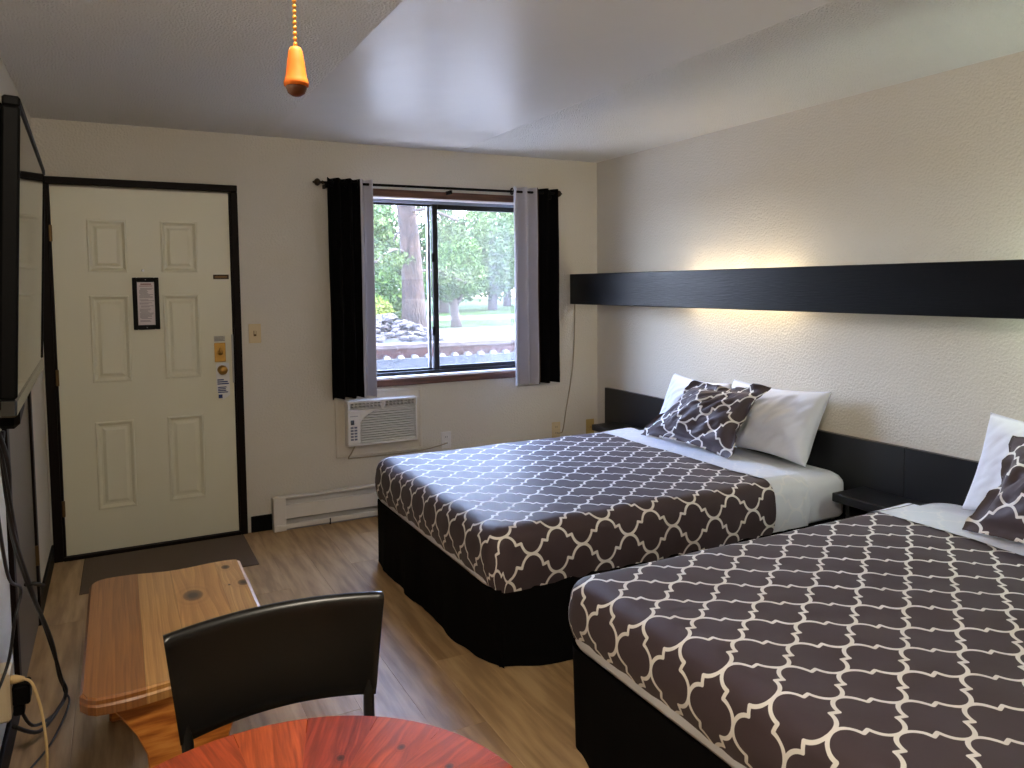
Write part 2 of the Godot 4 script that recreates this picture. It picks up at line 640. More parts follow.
func build_window() -> void:
	var w := structure("window_1")
	var x0 := 1.545
	var x1 := 2.95
	var y0 := 0.885
	var y1 := 2.085
	# painted reveal
	bx("reveal", w, Vector3(x0, y0, -0.15), Vector3(x1, y0 + 0.012, 0.0), M.reveal, 0.001)
	bx("reveal", w, Vector3(x0, y1 - 0.012, -0.15), Vector3(x1, y1, 0.0), M.reveal, 0.001)
	bx("reveal", w, Vector3(x0, y0 + 0.012, -0.15), Vector3(x0 + 0.012, y1 - 0.012, 0.0), M.reveal, 0.001)
	bx("reveal", w, Vector3(x1 - 0.012, y0 + 0.012, -0.15), Vector3(x1, y1 - 0.012, 0.0), M.reveal, 0.001)
	# brown boards on the wall face
	bx("window_trim", w, Vector3(x0 - 0.05, y1 - 0.005, 0.0), Vector3(x1 + 0.05, y1 + 0.042, 0.014), M.window_wood)
	bx("window_sill", w, Vector3(x0 - 0.05, y0 - 0.045, 0.0), Vector3(x1 + 0.05, y0 + 0.002, 0.02), M.window_wood)
	bx("window_trim", w, Vector3(x0 - 0.05, y0 + 0.002, 0.0), Vector3(x0 - 0.002, y1 - 0.005, 0.014), M.window_wood)
	bx("window_trim", w, Vector3(x1 + 0.002, y0 + 0.002, 0.0), Vector3(x1 + 0.05, y1 - 0.005, 0.014), M.window_wood)
	# outer frame and two sashes
	var fx0 := x0 + 0.012
	var fx1 := x1 - 0.012
	var fy0 := y0 + 0.012
	var fy1 := y1 - 0.012
	bx("window_frame", w, Vector3(fx0, fy0, -0.14), Vector3(fx1, fy0 + 0.022, -0.075), M.alu_dark, 0.002)
	bx("window_frame", w, Vector3(fx0, fy1 - 0.02, -0.14), Vector3(fx1, fy1, -0.075), M.alu_grey, 0.002)
	bx("window_frame", w, Vector3(fx0, fy0 + 0.022, -0.14), Vector3(fx0 + 0.022, fy1 - 0.02, -0.075), M.alu_dark, 0.002)
	bx("window_frame", w, Vector3(fx1 - 0.022, fy0 + 0.022, -0.14), Vector3(fx1, fy1 - 0.02, -0.075), M.alu_dark, 0.002)
	var gx0 := fx0 + 0.022
	var gx1 := fx1 - 0.022
	var gy0 := fy0 + 0.022
	var gy1 := fy1 - 0.02
	var mid := 2.235
	# fixed sash (left, further out)
	var a := Node3D.new()
	a.name = "fixed_sash"
	w.add_child(a, true)
	bx("sash_bar", a, Vector3(gx0, gy1 - 0.014, -0.135), Vector3(mid, gy1, -0.112), M.alu_dark, 0.002)
	bx("sash_bar", a, Vector3(gx0, gy0, -0.135), Vector3(mid, gy0 + 0.014, -0.112), M.alu_dark, 0.002)
	bx("sash_bar", a, Vector3(mid - 0.034, gy0 + 0.014, -0.135), Vector3(mid - 0.012, gy1 - 0.014, -0.112), M.alu_grey, 0.002)
	bx("pane", a, Vector3(gx0, gy0 + 0.014, -0.126), Vector3(mid - 0.034, gy1 - 0.014, -0.122), M.glass, 0.0)
	# sliding sash (right, nearer)
	var s := Node3D.new()
	s.name = "sliding_sash"
	w.add_child(s, true)
	bx("sash_bar", s, Vector3(mid - 0.006, gy0, -0.108), Vector3(mid + 0.032, gy1, -0.082), M.alu_dark, 0.003)
	bx("sash_bar", s, Vector3(gx1 - 0.03, gy0, -0.108), Vector3(gx1, gy1, -0.082), M.alu_dark, 0.003)
	bx("sash_bar", s, Vector3(mid + 0.032, gy1 - 0.034, -0.108), Vector3(gx1 - 0.03, gy1, -0.082), M.alu_dark, 0.003)
	bx("sash_bar", s, Vector3(mid + 0.032, gy0, -0.108), Vector3(gx1 - 0.03, gy0 + 0.028, -0.082), M.alu_dark, 0.003)
	bx("pane", s, Vector3(mid + 0.032, gy0 + 0.028, -0.097), Vector3(gx1 - 0.03, gy1 - 0.034, -0.093), M.glass, 0.0)
	bx("insect_screen", s, Vector3(mid + 0.02, gy0, -0.1395), Vector3(gx1, gy1, -0.1385), M.screen_mesh, 0.0)
	for y in [1.19, 1.69]:
		bx("latch", s, Vector3(mid - 0.018, y - 0.03, -0.088), Vector3(mid + 0.002, y + 0.03, -0.07), M.black, 0.003)


func build_entry_door() -> void:
	var t := structure("trim_1")
	bx("jamb_board", t, Vector3(-0.06, 0, -0.0), Vector3(-0.014, 2.062, 0.016), M.dark_trim)
	bx("jamb_board", t, Vector3(0.915, 0, -0.0), Vector3(0.955, 2.062, 0.016), M.dark_trim)
	bx("head_board", t, Vector3(-0.06, 2.0625, -0.0), Vector3(0.955, 2.102, 0.016), M.dark_trim)
	bx("jamb", t, Vector3(-0.018, 0, -0.05), Vector3(-0.003, 2.062, 0.0), M.dark_trim, 0.001)
	bx("jamb", t, Vector3(0.908, 0, -0.05), Vector3(0.923, 2.062, 0.0), M.dark_trim, 0.001)
	bx("threshold", t, Vector3(-0.014, 0, -0.05), Vector3(0.915, 0.02, 0.02), M.dark_trim, 0.003)

	var d := structure("door_1")
	d.set_meta("label", "cream six-panel entry door with brass lock in dark brown frame")
	# slab with six openings, the raised panels set into them
	var cols := [[0.165, 0.36], [0.532, 0.727]]
	var rows := [[0.258, 0.755], [0.976, 1.462], [1.59, 1.88]]
	var st := st_new()
	var lo := Vector3(0.0, 0.024, -0.042)
	var hi := Vector3(0.905, 2.05, -0.004)
	add_box(st, Vector3(lo.x, lo.y, lo.z), Vector3(hi.x, hi.y, -0.016))
	var xs := [0.0, 0.165, 0.36, 0.532, 0.727, 0.905]
	var ys := [0.024, 0.258, 0.755, 0.976, 1.462, 1.59, 1.88, 2.05]
	for i in xs.size() - 1:
		for j in ys.size() - 1:
			if i % 2 == 1 and j % 2 == 1:
				continue
			var a := Vector3(xs[i], ys[j], -0.004)
			var b := Vector3(xs[i + 1], ys[j + 1], -0.004)
			quad(st, a, Vector3(b.x, a.y, a.z), b, Vector3(a.x, b.y, a.z))
	for e in [[Vector3(0, 0.024, 0), Vector3(0, 2.05, 0)], [Vector3(0.905, 0.024, 0), Vector3(0.905, 2.05, 0)], [Vector3(0, 2.05, 0), Vector3(0.905, 2.05, 0)], [Vector3(0, 0.024, 0), Vector3(0.905, 0.024, 0)]]:
		var a2: Vector3 = e[0]
		var b2: Vector3 = e[1]
		quad(st, a2 + Vector3(0, 0, -0.016), b2 + Vector3(0, 0, -0.016), b2 + Vector3(0, 0, -0.004), a2 + Vector3(0, 0, -0.004))
	put("slab", done(st), M.door, d)
	for c in cols:
		for r in rows:
			var ps := st_new()
			ps.set_smooth_group(-1)
			var rings := [[0.0, -0.004], [0.004, 0.001], [0.010, 0.001], [0.024, -0.013], [0.034, -0.013], [0.050, -0.005]]
			for k in rings.size() - 1:
				var i0: float = rings[k][0]
				var i1: float = rings[k + 1][0]
				var z0: float = rings[k][1]
				var z1: float = rings[k + 1][1]
				var o := [Vector3(c[0] + i0, r[0] + i0, z0), Vector3(c[1] - i0, r[0] + i0, z0), Vector3(c[1] - i0, r[1] - i0, z0), Vector3(c[0] + i0, r[1] - i0, z0)]
				var n := [Vector3(c[0] + i1, r[0] + i1, z1), Vector3(c[1] - i1, r[0] + i1, z1), Vector3(c[1] - i1, r[1] - i1, z1), Vector3(c[0] + i1, r[1] - i1, z1)]
				for q in 4:
					quad(ps, o[q], o[(q + 1) % 4], n[(q + 1) % 4], n[q])
			var ii := 0.050
			quad(ps, Vector3(c[0] + ii, r[0] + ii, -0.005), Vector3(c[1] - ii, r[0] + ii, -0.005), Vector3(c[1] - ii, r[1] - ii, -0.005), Vector3(c[0] + ii, r[1] - ii, -0.005))
			put("raised_panel", done(ps), M.door, d)
	for y in [0.29, 1.016, 1.80]:
		bx("hinge", d, Vector3(-0.012, y - 0.045, -0.006), Vector3(0.004, y + 0.045, 0.006), M.brass_old, 0.003)
	var lock := bx("lock_plate", d, Vector3(0.800, 1.058, -0.004), Vector3(0.862, 1.172, 0.004), M.brass, 0.002)
	put("thumb_turn", lathe_mesh([[0.0, 0.0], [0.016, 0.0], [0.016, 0.008], [0.006, 0.010], [0.006, 0.024], [0.0, 0.026]], 16), M.brass, lock, Vector3(0.0, 0.0, 0.004), Basis(Vector3.RIGHT, PI / 2))
	bx("turn_lever", lock, Vector3(-0.006, -0.004, 0.018), Vector3(0.006, 0.03, 0.030), M.brass, 0.003)
	put("door_knob", lathe_mesh([[0.0, -0.004], [0.032, -0.004], [0.032, 0.004], [0.014, 0.010], [0.012, 0.026], [0.022, 0.034], [0.028, 0.046], [0.024, 0.058], [0.010, 0.064], [0.0, 0.064]], 24), M.brass, d, Vector3(0.838, 1.012, 0.0), Basis(Vector3.RIGHT, PI / 2))
	put("peephole", lathe_mesh([[0.0, 0.0], [0.008, 0.0], [0.008, 0.003], [0.004, 0.004], [0.0, 0.002]], 14), M.silver, d, Vector3(0.436, 1.6, -0.004), Basis(Vector3.RIGHT, PI / 2))
	var plate := bx("name_plate", d, Vector3(0.807, 1.549, -0.004), Vector3(0.894, 1.576, 0.0), M.bronze, 0.001)
	bx("plate_line", plate, Vector3(-0.034, -0.005, 0.0), Vector3(0.034, 0.005, 0.0025), M.brass_old, 0.0005)
	var sticker := bx("sticker", d, Vector3(0.799, 1.18, -0.004), Vector3(0.862, 1.212, -0.0035), mat(Color(0.72, 0.70, 0.64), 0.6), 0.0)
	for k in 4:
		bx("print_line", sticker, Vector3(-0.028, 0.010 - k * 0.0075, 0.0002), Vector3(0.022 + 0.006 * (k % 2), 0.0125 - k * 0.0075, 0.0006), mat(Color(0.32, 0.33, 0.36), 0.7), 0.0)
	bx("strike_guard", d, Vector3(0.897, 0.93, -0.003), Vector3(0.906, 1.22, 0.012), M.silver, 0.001)

	# framed notice
	var n := thing("framed_notice", "narrow black picture frame holding printed notice on cream door", "picture frame", Vector3(0.446, 1.265, 0.0))
	var fw := 0.068
	bx("frame_bar", n, Vector3(-fw, 0, -0.002), Vector3(-fw + 0.024, 0.295, 0.014), M.black, 0.003)
	bx("frame_bar", n, Vector3(fw - 0.024, 0, -0.002), Vector3(fw, 0.295, 0.014), M.black, 0.003)
	bx("frame_bar", n, Vector3(-fw + 0.024, 0, -0.002), Vector3(fw - 0.024, 0.026, 0.014), M.black, 0.003)
	bx("frame_bar", n, Vector3(-fw + 0.024, 0.269, -0.002), Vector3(fw - 0.024, 0.295, 0.014), M.black, 0.003)
	for y in [0.012, 0.283]:
		put("screw", lathe_mesh([[0.0, 0.0], [0.003, 0.0], [0.002, 0.002], [0.0, 0.002]], 10), M.silver, n, Vector3(0, y, 0.014), Basis(Vector3.RIGHT, PI / 2))
	var im := Image.create(132, 364, false, Image.FORMAT_RGB8)
	im.fill(Color(0.80, 0.76, 0.77))
	im.fill_rect(Rect2i(26, 12, 84, 10), Color(0.48, 0.27, 0.26))
	im.fill_rect(Rect2i(18, 30, 100, 6), Color(0.55, 0.33, 0.31))
	var y := 50
	while y < 350:
		var indent := 16 if (y / 10) % 5 != 0 else 24
		im.fill_rect(Rect2i(indent, y, 60 + rng.randi() % 46, 4), Color(0.44, 0.40, 0.42))
		y += 9 + (8 if rng.randf() < 0.18 else 0)
	put("notice_sheet", quad_mesh(0.088, 0.243), paper(im), n, Vector3(0, 0.1475, 0.008))

	# card on the knob
	var k := thing("door_hanger", "white hotel door hanger card with blue print on the knob", "door hanger", Vector3(0.842, 0.83, 0.0))
	var poly := PackedVector2Array()
	for p in [[-0.037, 0.0], [0.037, 0.0], [0.037, 0.222], [-0.037, 0.222]]:
		poly.append(Vector2(p[0], p[1]))
	# card with a round hole for the knob
	var card := st_new()
	var cx := Vector2(-0.004, 0.182)
	for i in 24:
		var a0 := TAU * i / 24.0
		var a1 := TAU * (i + 1) / 24.0
		var q0 := cx + Vector2(cos(a0), sin(a0)) * 0.026
		var q1 := cx + Vector2(cos(a1), sin(a1)) * 0.026
		var o0 := ray_rect(cx, a0)
		var o1 := ray_rect(cx, a1)
		quad(card, Vector3(q0.x, q0.y, 0.006), Vector3(o0.x, o0.y, 0.006), Vector3(o1.x, o1.y, 0.006), Vector3(q1.x, q1.y, 0.006))
		quad(card, Vector3(q1.x, q1.y, 0.005), Vector3(o1.x, o1.y, 0.005), Vector3(o0.x, o0.y, 0.005), Vector3(q0.x, q0.y, 0.005))
	put("card", done(card), mat(Color(0.86, 0.86, 0.86), 0.5), k)
	var ink := mat(Color(0.12, 0.20, 0.46), 0.6)
	for l in [[-0.032, 0.118, 0.004, 0.007], [-0.032, 0.106, 0.026, 0.007], [-0.032, 0.094, 0.032, 0.007], [-0.03, 0.074, 0.018, 0.006], [-0.03, 0.064, 0.014, 0.006], [-0.03, 0.054, 0.016, 0.006], [-0.03, 0.044, 0.026, 0.006], [-0.028, 0.012, -0.006, 0.022]]:
		bx("print_line", k, Vector3(l[0], l[1], 0.006), Vector3(l[2], l[1] + l[3], 0.0066), ink, 0.0)


func ray_rect(c: Vector2, a: float) -> Vector2:
	var d := Vector2(cos(a), sin(a))
	var t := 9.0
	if d.x > 1e-6:
		t = minf(t, (0.037 - c.x) / d.x)
	if d.x < -1e-6:
		t = minf(t, (-0.037 - c.x) / d.x)
	if d.y > 1e-6:
		t = minf(t, (0.222 - c.y) / d.y)
	if d.y < -1e-6:
		t = minf(t, (0.0 - c.y) / d.y)
	return c + d * t


func paper(im: Image) -> StandardMaterial3D:
	var m := mat(Color.WHITE, 0.35)
	m.albedo_texture = ImageTexture.create_from_image(im)
	return m


func quad_mesh(w: float, h: float) -> ArrayMesh:
	return grid_mesh([[Vector3(-w / 2, h / 2, 0), Vector3(w / 2, h / 2, 0)], [Vector3(-w / 2, -h / 2, 0), Vector3(w / 2, -h / 2, 0)]])


func build_side_door() -> void:
	var t := structure("trim_2")
	bx("jamb_board", t, Vector3(XL, 0, 0.83), Vector3(XL + 0.016, 2.06, 0.885), M.dark_trim)
	bx("jamb_board", t, Vector3(XL, 0, 1.635), Vector3(XL + 0.016, 2.06, 1.69), M.dark_trim)
	bx("head_board", t, Vector3(XL, 2.06, 0.83), Vector3(XL + 0.016, 2.115, 1.69), M.dark_trim)
	var d := structure("door_2")
	bx("slab", d, Vector3(XL, 0.012, 0.888), Vector3(XL + 0.006, 2.055, 1.632), M.side_door, 0.001)
	for y in [0.32, 1.75]:
		bx("hinge", d, Vector3(XL + 0.004, y - 0.045, 0.876), Vector3(XL + 0.02, y + 0.045, 0.892), M.brass_old, 0.003)


# ------------------------------------------------------------------ beds
func cloth_bump(x: float, z: float, n: FastNoiseLite, amp: float) -> float:
	var w := n.get_noise_2d(x * 2.2, z * 2.2) * 1.0 + n.get_noise_2d(x * 3.0 + 40.0, z * 9.0) * 0.55
	return w * amp


# cover laid over three sides of a mattress: x0 foot, z0..z1 sides, ends at x1 on top
func cover_mesh(x0: float, x1: float, z0: float, z1: float, top: float, hem: float, r: float, n: FastNoiseLite, foot := true, grow := 0.0) -> ArrayMesh:
	var ix0 := x0 + r
	var iz0 := z0 + r
	var iz1 := z1 - r
	# profile over the edge: [outward, height, unfolded length]
	var prof := []
	for i in 9:
		var a := PI / 2 * i / 8.0
		prof.append([r * sin(a), top - r * (1.0 - cos(a)), r * a, 0.0])
	var yv := top - r
	for i in 8:
		var q := float(i + 1) / 8.0
		prof.append([r + 0.008 * sin(PI * q) - 0.012 * q * q, yv - (yv - hem) * q, r * PI / 2 + (yv - hem) * q, q])
	# outline: near side from head to foot, corner, foot, corner, far side back to head
	var line := []
	var steps := 48
	for i in steps + 1:
		line.append([Vector2(lerpf(ix0, x1, float(steps - i) / steps), iz1), Vector2(0, 1)])
	if foot:
		for i in range(1, 9):
			var a := PI / 2 * i / 8.0
			line.append([Vector2(ix0, iz1), Vector2(-sin(a), cos(a))])
		for i in range(1, 37):
			line.append([Vector2(ix0, lerpf(iz0, iz1, float(36 - i) / 36)), Vector2(-1, 0)])
		for i in range(1, 9):
			var a := PI / 2 * i / 8.0
			line.append([Vector2(ix0, iz0), Vector2(-cos(a), -sin(a))])
		for i in range(1, steps + 1):
			line.append([Vector2(lerpf(ix0, x1, float(i) / steps), iz0), Vector2(0, -1)])
	var pts := []
	var uvs := []
	var lines := [line]
	if not foot:
		var far := []
		for i in steps + 1:
			far.append([Vector2(lerpf(ix0, x1, float(i) / steps), iz0), Vector2(0, -1)])
		lines.append(far)
	var st := st_new()
	st.set_smooth_group(0)
	var base := 0
	for ln in lines:
		for p in prof:
			for e in ln:
				var q: Vector2 = e[0]
				var nn: Vector2 = e[1]
				var u: Vector2 = q + nn * p[2]
				var k: float = cloth_bump(u.x, u.y, n, 0.006)
				var side: float = clampf(p[0] / r, 0.0, 1.0)
				var rip := n.get_noise_2d((q.x + q.y) * 11.0, 7.0 + p[2] * 2.0) * 0.006 * side
				var drop: float = 0.028 * p[3] * nn.y * nn.y
				var pos := Vector3(q.x + nn.x * (p[0] + rip + grow), p[1] - drop + k * (1.0 - side) + grow * (1.0 - side), q.y + nn.y * (p[0] + rip + grow))
				st.set_uv(u)
				st.add_vertex(pos)
		var nc: int = ln.size()
		for rr in prof.size() - 1:
			for c in nc - 1:
				var a := base + rr * nc + c
				for i in [a, a + nc + 1, a + 1, a, a + nc, a + nc + 1]:
					st.add_index(i)
		base += nc * prof.size()
	# top field
	var ni := steps
	var nj := 36
	for i in ni + 1:
		for j in nj + 1:
			var x := lerpf(ix0, x1, float(i) / ni)
			var z := lerpf(iz0, iz1, float(j) / nj)
			var q := Vector2(x, z)
			var k: float = cloth_bump(q.x, q.y, n, 0.006)
			st.set_uv(q)
			st.add_vertex(Vector3(q.x, top + k + grow, q.y))
	for i in ni:
		for j in nj:
			var a := base + i * (nj + 1) + j
			for q in [a, a + nj + 2, a + 1, a, a + nj + 1, a + nj + 2]:
				st.add_index(q)
	st.generate_normals()
	return st.commit()


# pillow between four corners (bottom a-b, top d-c), bulging along the normal
func pillow_mesh(a: Vector3, b: Vector3, c: Vector3, d: Vector3, thick: float, n: FastNoiseLite, wrinkle: float, flange := 0.0, wave := 0.0) -> ArrayMesh:
	var nu := 44
	var nv := 32
	var normal := (b - a).cross(d - a).normalized()
	var w := (b - a).length()
	var h := (d - a).length()
	var fu := flange / w
	var fv := flange / h
	var rows := []
	var uvs := []
	for side in [1.0, -1.0]:
		for j in nv + 1:
			var row := []
			var ur := []
			for i in nu + 1:
				var ii: int = i if side > 0 else nu - i
				var s := lerpf(-fu, 1.0 + fu, float(ii) / nu)
				var t := lerpf(-fv, 1.0 + fv, float(j) / nv)
				var su := clampf(s, 0.0, 1.0)
				var tv := clampf(t, 0.0, 1.0)
				var eu := sin(PI * su)
				var ev := sin(PI * tv)
				# sides draw in a little between the corners
				var s2 := s + (0.5 - s) * 0.09 * ev * pow(absf(2.0 * su - 1.0), 3.0)
				var t2 := t + (0.5 - t) * 0.11 * eu * pow(absf(2.0 * tv - 1.0), 3.0)
				var p: Vector3 = a * (1 - s2) * (1 - t2) + b * s2 * (1 - t2) + c * s2 * t2 + d * (1 - s2) * t2
				var bulge := thick * pow(maxf(eu * ev, 0.0), 0.36) * 0.5
				var wr := n.get_noise_2d(s * w * 9.0 + t * h * 11.0, t * h * 3.0 - s * w * 2.0) * wrinkle * 0.8 * clampf(eu * ev * 3.0, 0.0, 1.0)
				wr += n.get_noise_2d(s * w * 4.0 + 20.0, t * h * 4.0) * wrinkle * clampf(eu * ev * 3.0, 0.0, 1.0)
				var out := 0.0
				if flange > 0.0:
					var edge := maxf(maxf(-s / fu, (s - 1.0) / fu), maxf(-t / fv, (t - 1.0) / fv))
					if edge > 0.0:
						out = n.get_noise_2d(s * w * 5.0 + 9.0, t * h * 5.0) * wave * clampf(edge, 0, 1)
				var thin := 0.0015 if flange > 0.0 else 0.002
				row.append(p + normal * (side * (bulge + thin) - (wr if side < 0 else 0.0) + out))
				ur.append(Vector2(s * w, -t * h))
			rows.append(row)
			uvs.append(ur)
	# two faces, stitched round the rim
	var st := st_new()
	st.set_smooth_group(0)
	var nc := nu + 1
	for r in rows.size():
		for k in nc:
			st.set_uv(uvs[r][k])
			st.add_vertex(rows[r][k])
	for f in 2:
		var o := f * (nv + 1) * nc
		for j in nv:
			for i in nu:
				var q := o + j * nc + i
				for id in [q, q + nc + 1, q + 1, q, q + nc, q + nc + 1]:
					st.add_index(id)
	var back := (nv + 1) * nc
	for j in nv:
		for pair in [[j * nc, back + j * nc + nu, (j + 1) * nc, back + (j + 1) * nc + nu], [j * nc + nu, back + j * nc, (j + 1) * nc + nu, back + (j + 1) * nc]]:
			for id in [pair[0], pair[1], pair[2], pair[1], pair[3], pair[2]]:
				st.add_index(id)
	for i in nu:
		for j in [0, nv]:
			var p0: int = j * nc + i
			var p1: int = j * nc + i + 1
			var q0: int = back + j * nc + nu - i
			var q1: int = back + j * nc + nu - i - 1
			for id in [p0, p1, q0, p1, q1, q0]:
				st.add_index(id)
	st.generate_normals()
	return st.commit()


# hanging cloth along a path of [point, outward normal]
func skirt_panel(parent: Node, line: Array, y1: float, n: FastNoiseLite, flare: float, pull: float) -> void:
	var rows := []
	for j in 9:
		var q := j / 8.0
		var row := []
		var d := 0.0
		for i in line.size():
			var p: Vector2 = line[i][0]
			if i > 0:
				d += p.distance_to(line[i - 1][0])
			var o := 0.003 + flare * q + q * 0.012 * n.get_noise_1d(d * 5.0 + flare * 900.0) + 0.005 * q * sin(d * 19.0)
			var corner := exp(-pow(p.distance_to(line[0][2]) / 0.20, 2.0))
			p += line[i][1] * (o - pull * q * corner)
			row.append(Vector3(p.x, lerpf(y1, 0.003, q), p.y))
		rows.append(row)
	put("skirt_panel", grid_mesh(rows), M.skirt, parent)


func skirt_line(x0: float, x1: float, zc: float, zs: float) -> Array:
	var s := signf(zs - zc)
	var r := 0.06
	var out := []
	out.append([Vector2(x0, zc), Vector2(-1, 0), Vector2(x0, zs)])
	var n1 := int(absf(zs - zc) / 0.02)
	for i in range(1, n1):
		out.append([Vector2(x0, lerpf(zc, zs - s * r, float(i) / n1)), Vector2(-1, 0)])
	for i in 9:
		var a := PI / 2 * i / 8.0
		var nn := Vector2(-cos(a), s * sin(a))
		out.append([Vector2(x0 + r, zs - s * r) + nn * r, nn])
	var n2 := int((x1 - x0 - r) / 0.02)
	for i in range(1, n2 + 1):
		out.append([Vector2(lerpf(x0 + r, x1, float(i) / n2), zs), Vector2(0, s)])
	return out


func build_bed(k: int, x0: float, z0: float, z1: float, top: float, hem: float, cover_end: float, words: String) -> void:
	var n := FastNoiseLite.new()
	n.seed = 5 + k
	n.frequency = 1.0
	n.fractal_octaves = 2
	var x1 := XR - 0.035
	var bed := thing("bed", "low bed with white mattress and black skirt, " + words, "bed", Vector3((x0 + x1) / 2, 0, (z0 + z1) / 2))
	var off := -bed.position
	var base := Node3D.new()
	base.name = "bed_base"
	base.position = off
	bed.add_child(base)
	bx("box_spring", base, Vector3(x0 + 0.11, 0.05, z0 + 0.11), Vector3(x1, 0.335, z1 - 0.11), M.box_spring, 0.01)
	var cz := (z0 + z1) / 2
	skirt_panel(base, skirt_line(x0 + 0.006, x1, cz - 0.13, z1 - 0.006), 0.345, n, 0.004, 0.09 if k == 0 else 0.03)
	skirt_panel(base, skirt_line(x0 + 0.002, x1, cz - 0.09, z0 + 0.006), 0.345, n, 0.010, 0.0 if k == 0 else 0.02)
	# mattress in a white fitted sheet: rounded slab
	var poly := PackedVector2Array()
	var cr := 0.09
	for q in [[x1 - cr, z1 - cr, 0.0], [x0 + cr, z1 - cr, PI / 2], [x0 + cr, z0 + cr, PI], [x1 - cr, z0 + cr, PI * 1.5]]:
		for i in 7:
			var a: float = q[2] + PI / 2 * i / 6.0
			poly.append(Vector2(q[0] + cos(a) * cr, q[1] + sin(a) * cr))
	var rows := []
	for e in [[0.03, 0.338], [0.008, 0.345], [0.0, 0.36], [0.0, top - 0.062], [0.004, top - 0.045], [0.014, top - 0.027], [0.032, top - 0.014], [0.07, top - 0.009], [0.2, top - 0.006], [0.45, top - 0.006], [0.74, top - 0.006]]:
		var row := []
		for p in poly:
			var c := Vector2((x0 + x1) / 2, (z0 + z1) / 2)
			var v: Vector2 = p - c
			var sx: float = maxf(0.0, (absf(v.x) - e[0])) / absf(v.x) if absf(v.x) > 1e-5 else 1.0
			var sz: float = maxf(0.0, (absf(v.y) - e[0])) / absf(v.y) if absf(v.y) > 1e-5 else 1.0
			row.append(Vector3(c.x + v.x * sx, e[1], c.y + v.y * sz))
		rows.append(row)
	rows.reverse()
	put("mattress", grid_mesh(rows, [], true, true), M.sheet, bed, off)

	var cov := thing("bed_coverlet", "plum grey trellis coverlet with white lines tucked over bed " + words, "coverlet")
	put("printed_cloth", cover_mesh(x0 - 0.008, cover_end, z0 - 0.008, z1 + 0.008, top + 0.010, hem, 0.075, n), M["trellis_%d" % k], cov)
	put("turned_down_edge", cover_mesh(cover_end - 0.012 - 0.079, cover_end + 0.21, z0 - 0.008, z1 + 0.008, top + 0.010, hem + 0.01, 0.075, n, false, 0.006), M.fold, cov)


func build_beds() -> void:
	var n := FastNoiseLite.new()
	n.frequency = 1.0
	n.fractal_octaves = 3
	n.seed = 31
	build_bed(0, 1.505, 0.82, 2.285, 0.564, 0.358, 2.965, "beside the window wall")
	build_bed(1, 1.545, 2.735, 4.25, 0.556, 0.372, 3.0, "away from the window")
	# bed by the window
	var p := put("pillow", pillow_mesh(Vector3(3.33, 0.570, 1.52), Vector3(3.33, 0.570, 0.94), Vector3(3.42, 0.93, 1.02), Vector3(3.42, 0.92, 1.52), 0.17, n, 0.016), M.pillow, self)
	tag(p, "white pillow standing mostly hidden behind trellis cushion sham by the window", "pillow", "white bed pillows")
	p = put("pillow", pillow_mesh(Vector3(3.345, 0.568, 2.12), Vector3(3.345, 0.568, 1.54), Vector3(3.42, 0.945, 1.54), Vector3(3.42, 0.955, 2.21), 0.20, n, 0.018), M.pillow, self)
	tag(p, "plump white pillow standing between trellis sham and the black shelf", "pillow", "white bed pillows")
	p = put("pillow_sham", pillow_mesh(Vector3(3.11, 0.625, 1.82), Vector3(3.10, 0.625, 1.17), Vector3(3.225, 0.90, 1.42), Vector3(3.245, 0.925, 1.90), 0.18, n, 0.034, 0.045, 0.06), M.sham, self)
	tag(p, "crumpled plum grey trellis sham leaning on white pillows of window-side bed", "pillow sham", "trellis pillow shams")
	# second bed
	p = put("pillow", pillow_mesh(Vector3(3.34, 0.562, 3.52), Vector3(3.34, 0.562, 2.92), Vector3(3.42, 0.965, 2.98), Vector3(3.42, 0.95, 3.53), 0.19, n, 0.016), M.pillow, self)
	tag(p, "white pillow standing behind trellis sham next to the black shelf's far bed", "pillow", "white bed pillows")
	p = put("pillow", pillow_mesh(Vector3(3.34, 0.562, 4.16), Vector3(3.34, 0.562, 3.56), Vector3(3.43, 0.955, 3.56), Vector3(3.43, 0.95, 4.1), 0.18, n, 0.016), M.pillow, self)
	tag(p, "white pillow on the outer half of the bed away from window", "pillow", "white bed pillows")
	n.seed = 37
	p = put("pillow_sham", pillow_mesh(Vector3(3.06, 0.615, 3.82), Vector3(3.06, 0.615, 3.16), Vector3(3.25, 0.885, 3.18), Vector3(3.25, 0.90, 3.80), 0.20, n, 0.034, 0.045, 0.06), M.sham, self)
	tag(p, "plum grey trellis sham with floppy corner on bed away from window", "pillow sham", "trellis pillow shams")


func build_headboard_and_shelves() -> void:
	var h := thing("headboard", "long low black board headboard running along the wall behind beds", "headboard", Vector3(XR, 0.3, 2.56))
	bx("board", h, Vector3(-0.03, 0.0, -2.42), Vector3(-0.001, 0.432, -0.001), M.black_board, 0.002)
	bx("board", h, Vector3(-0.03, 0.0, 0.001), Vector3(-0.001, 0.432, 2.4), M.black_board, 0.002)
	for e in [[2.345, 2.70, "black floating nightstand shelf between the two beds"], [0.30, 0.765, "black corner shelf between window wall and bed"]]:
		var s := thing("nightstand_shelf", e[2], "shelf", Vector3(XR - 0.03, 0.46, (e[0] + e[1]) / 2), "black bedside shelves")
		var w: float = (e[1] - e[0]) / 2
		bx("shelf_top", s, Vector3(-0.222, 0.0, -w), Vector3(0.0, 0.042, w), M.black_board, 0.004)
		bx("support", s, Vector3(-0.16, -0.16, -w + 0.03), Vector3(0.0, 0.0, -w + 0.05), M.black_board, 0.002)
		bx("support", s, Vector3(-0.16, -0.16, w - 0.05), Vector3(0.0, 0.0, w - 0.03), M.black_board, 0.002)


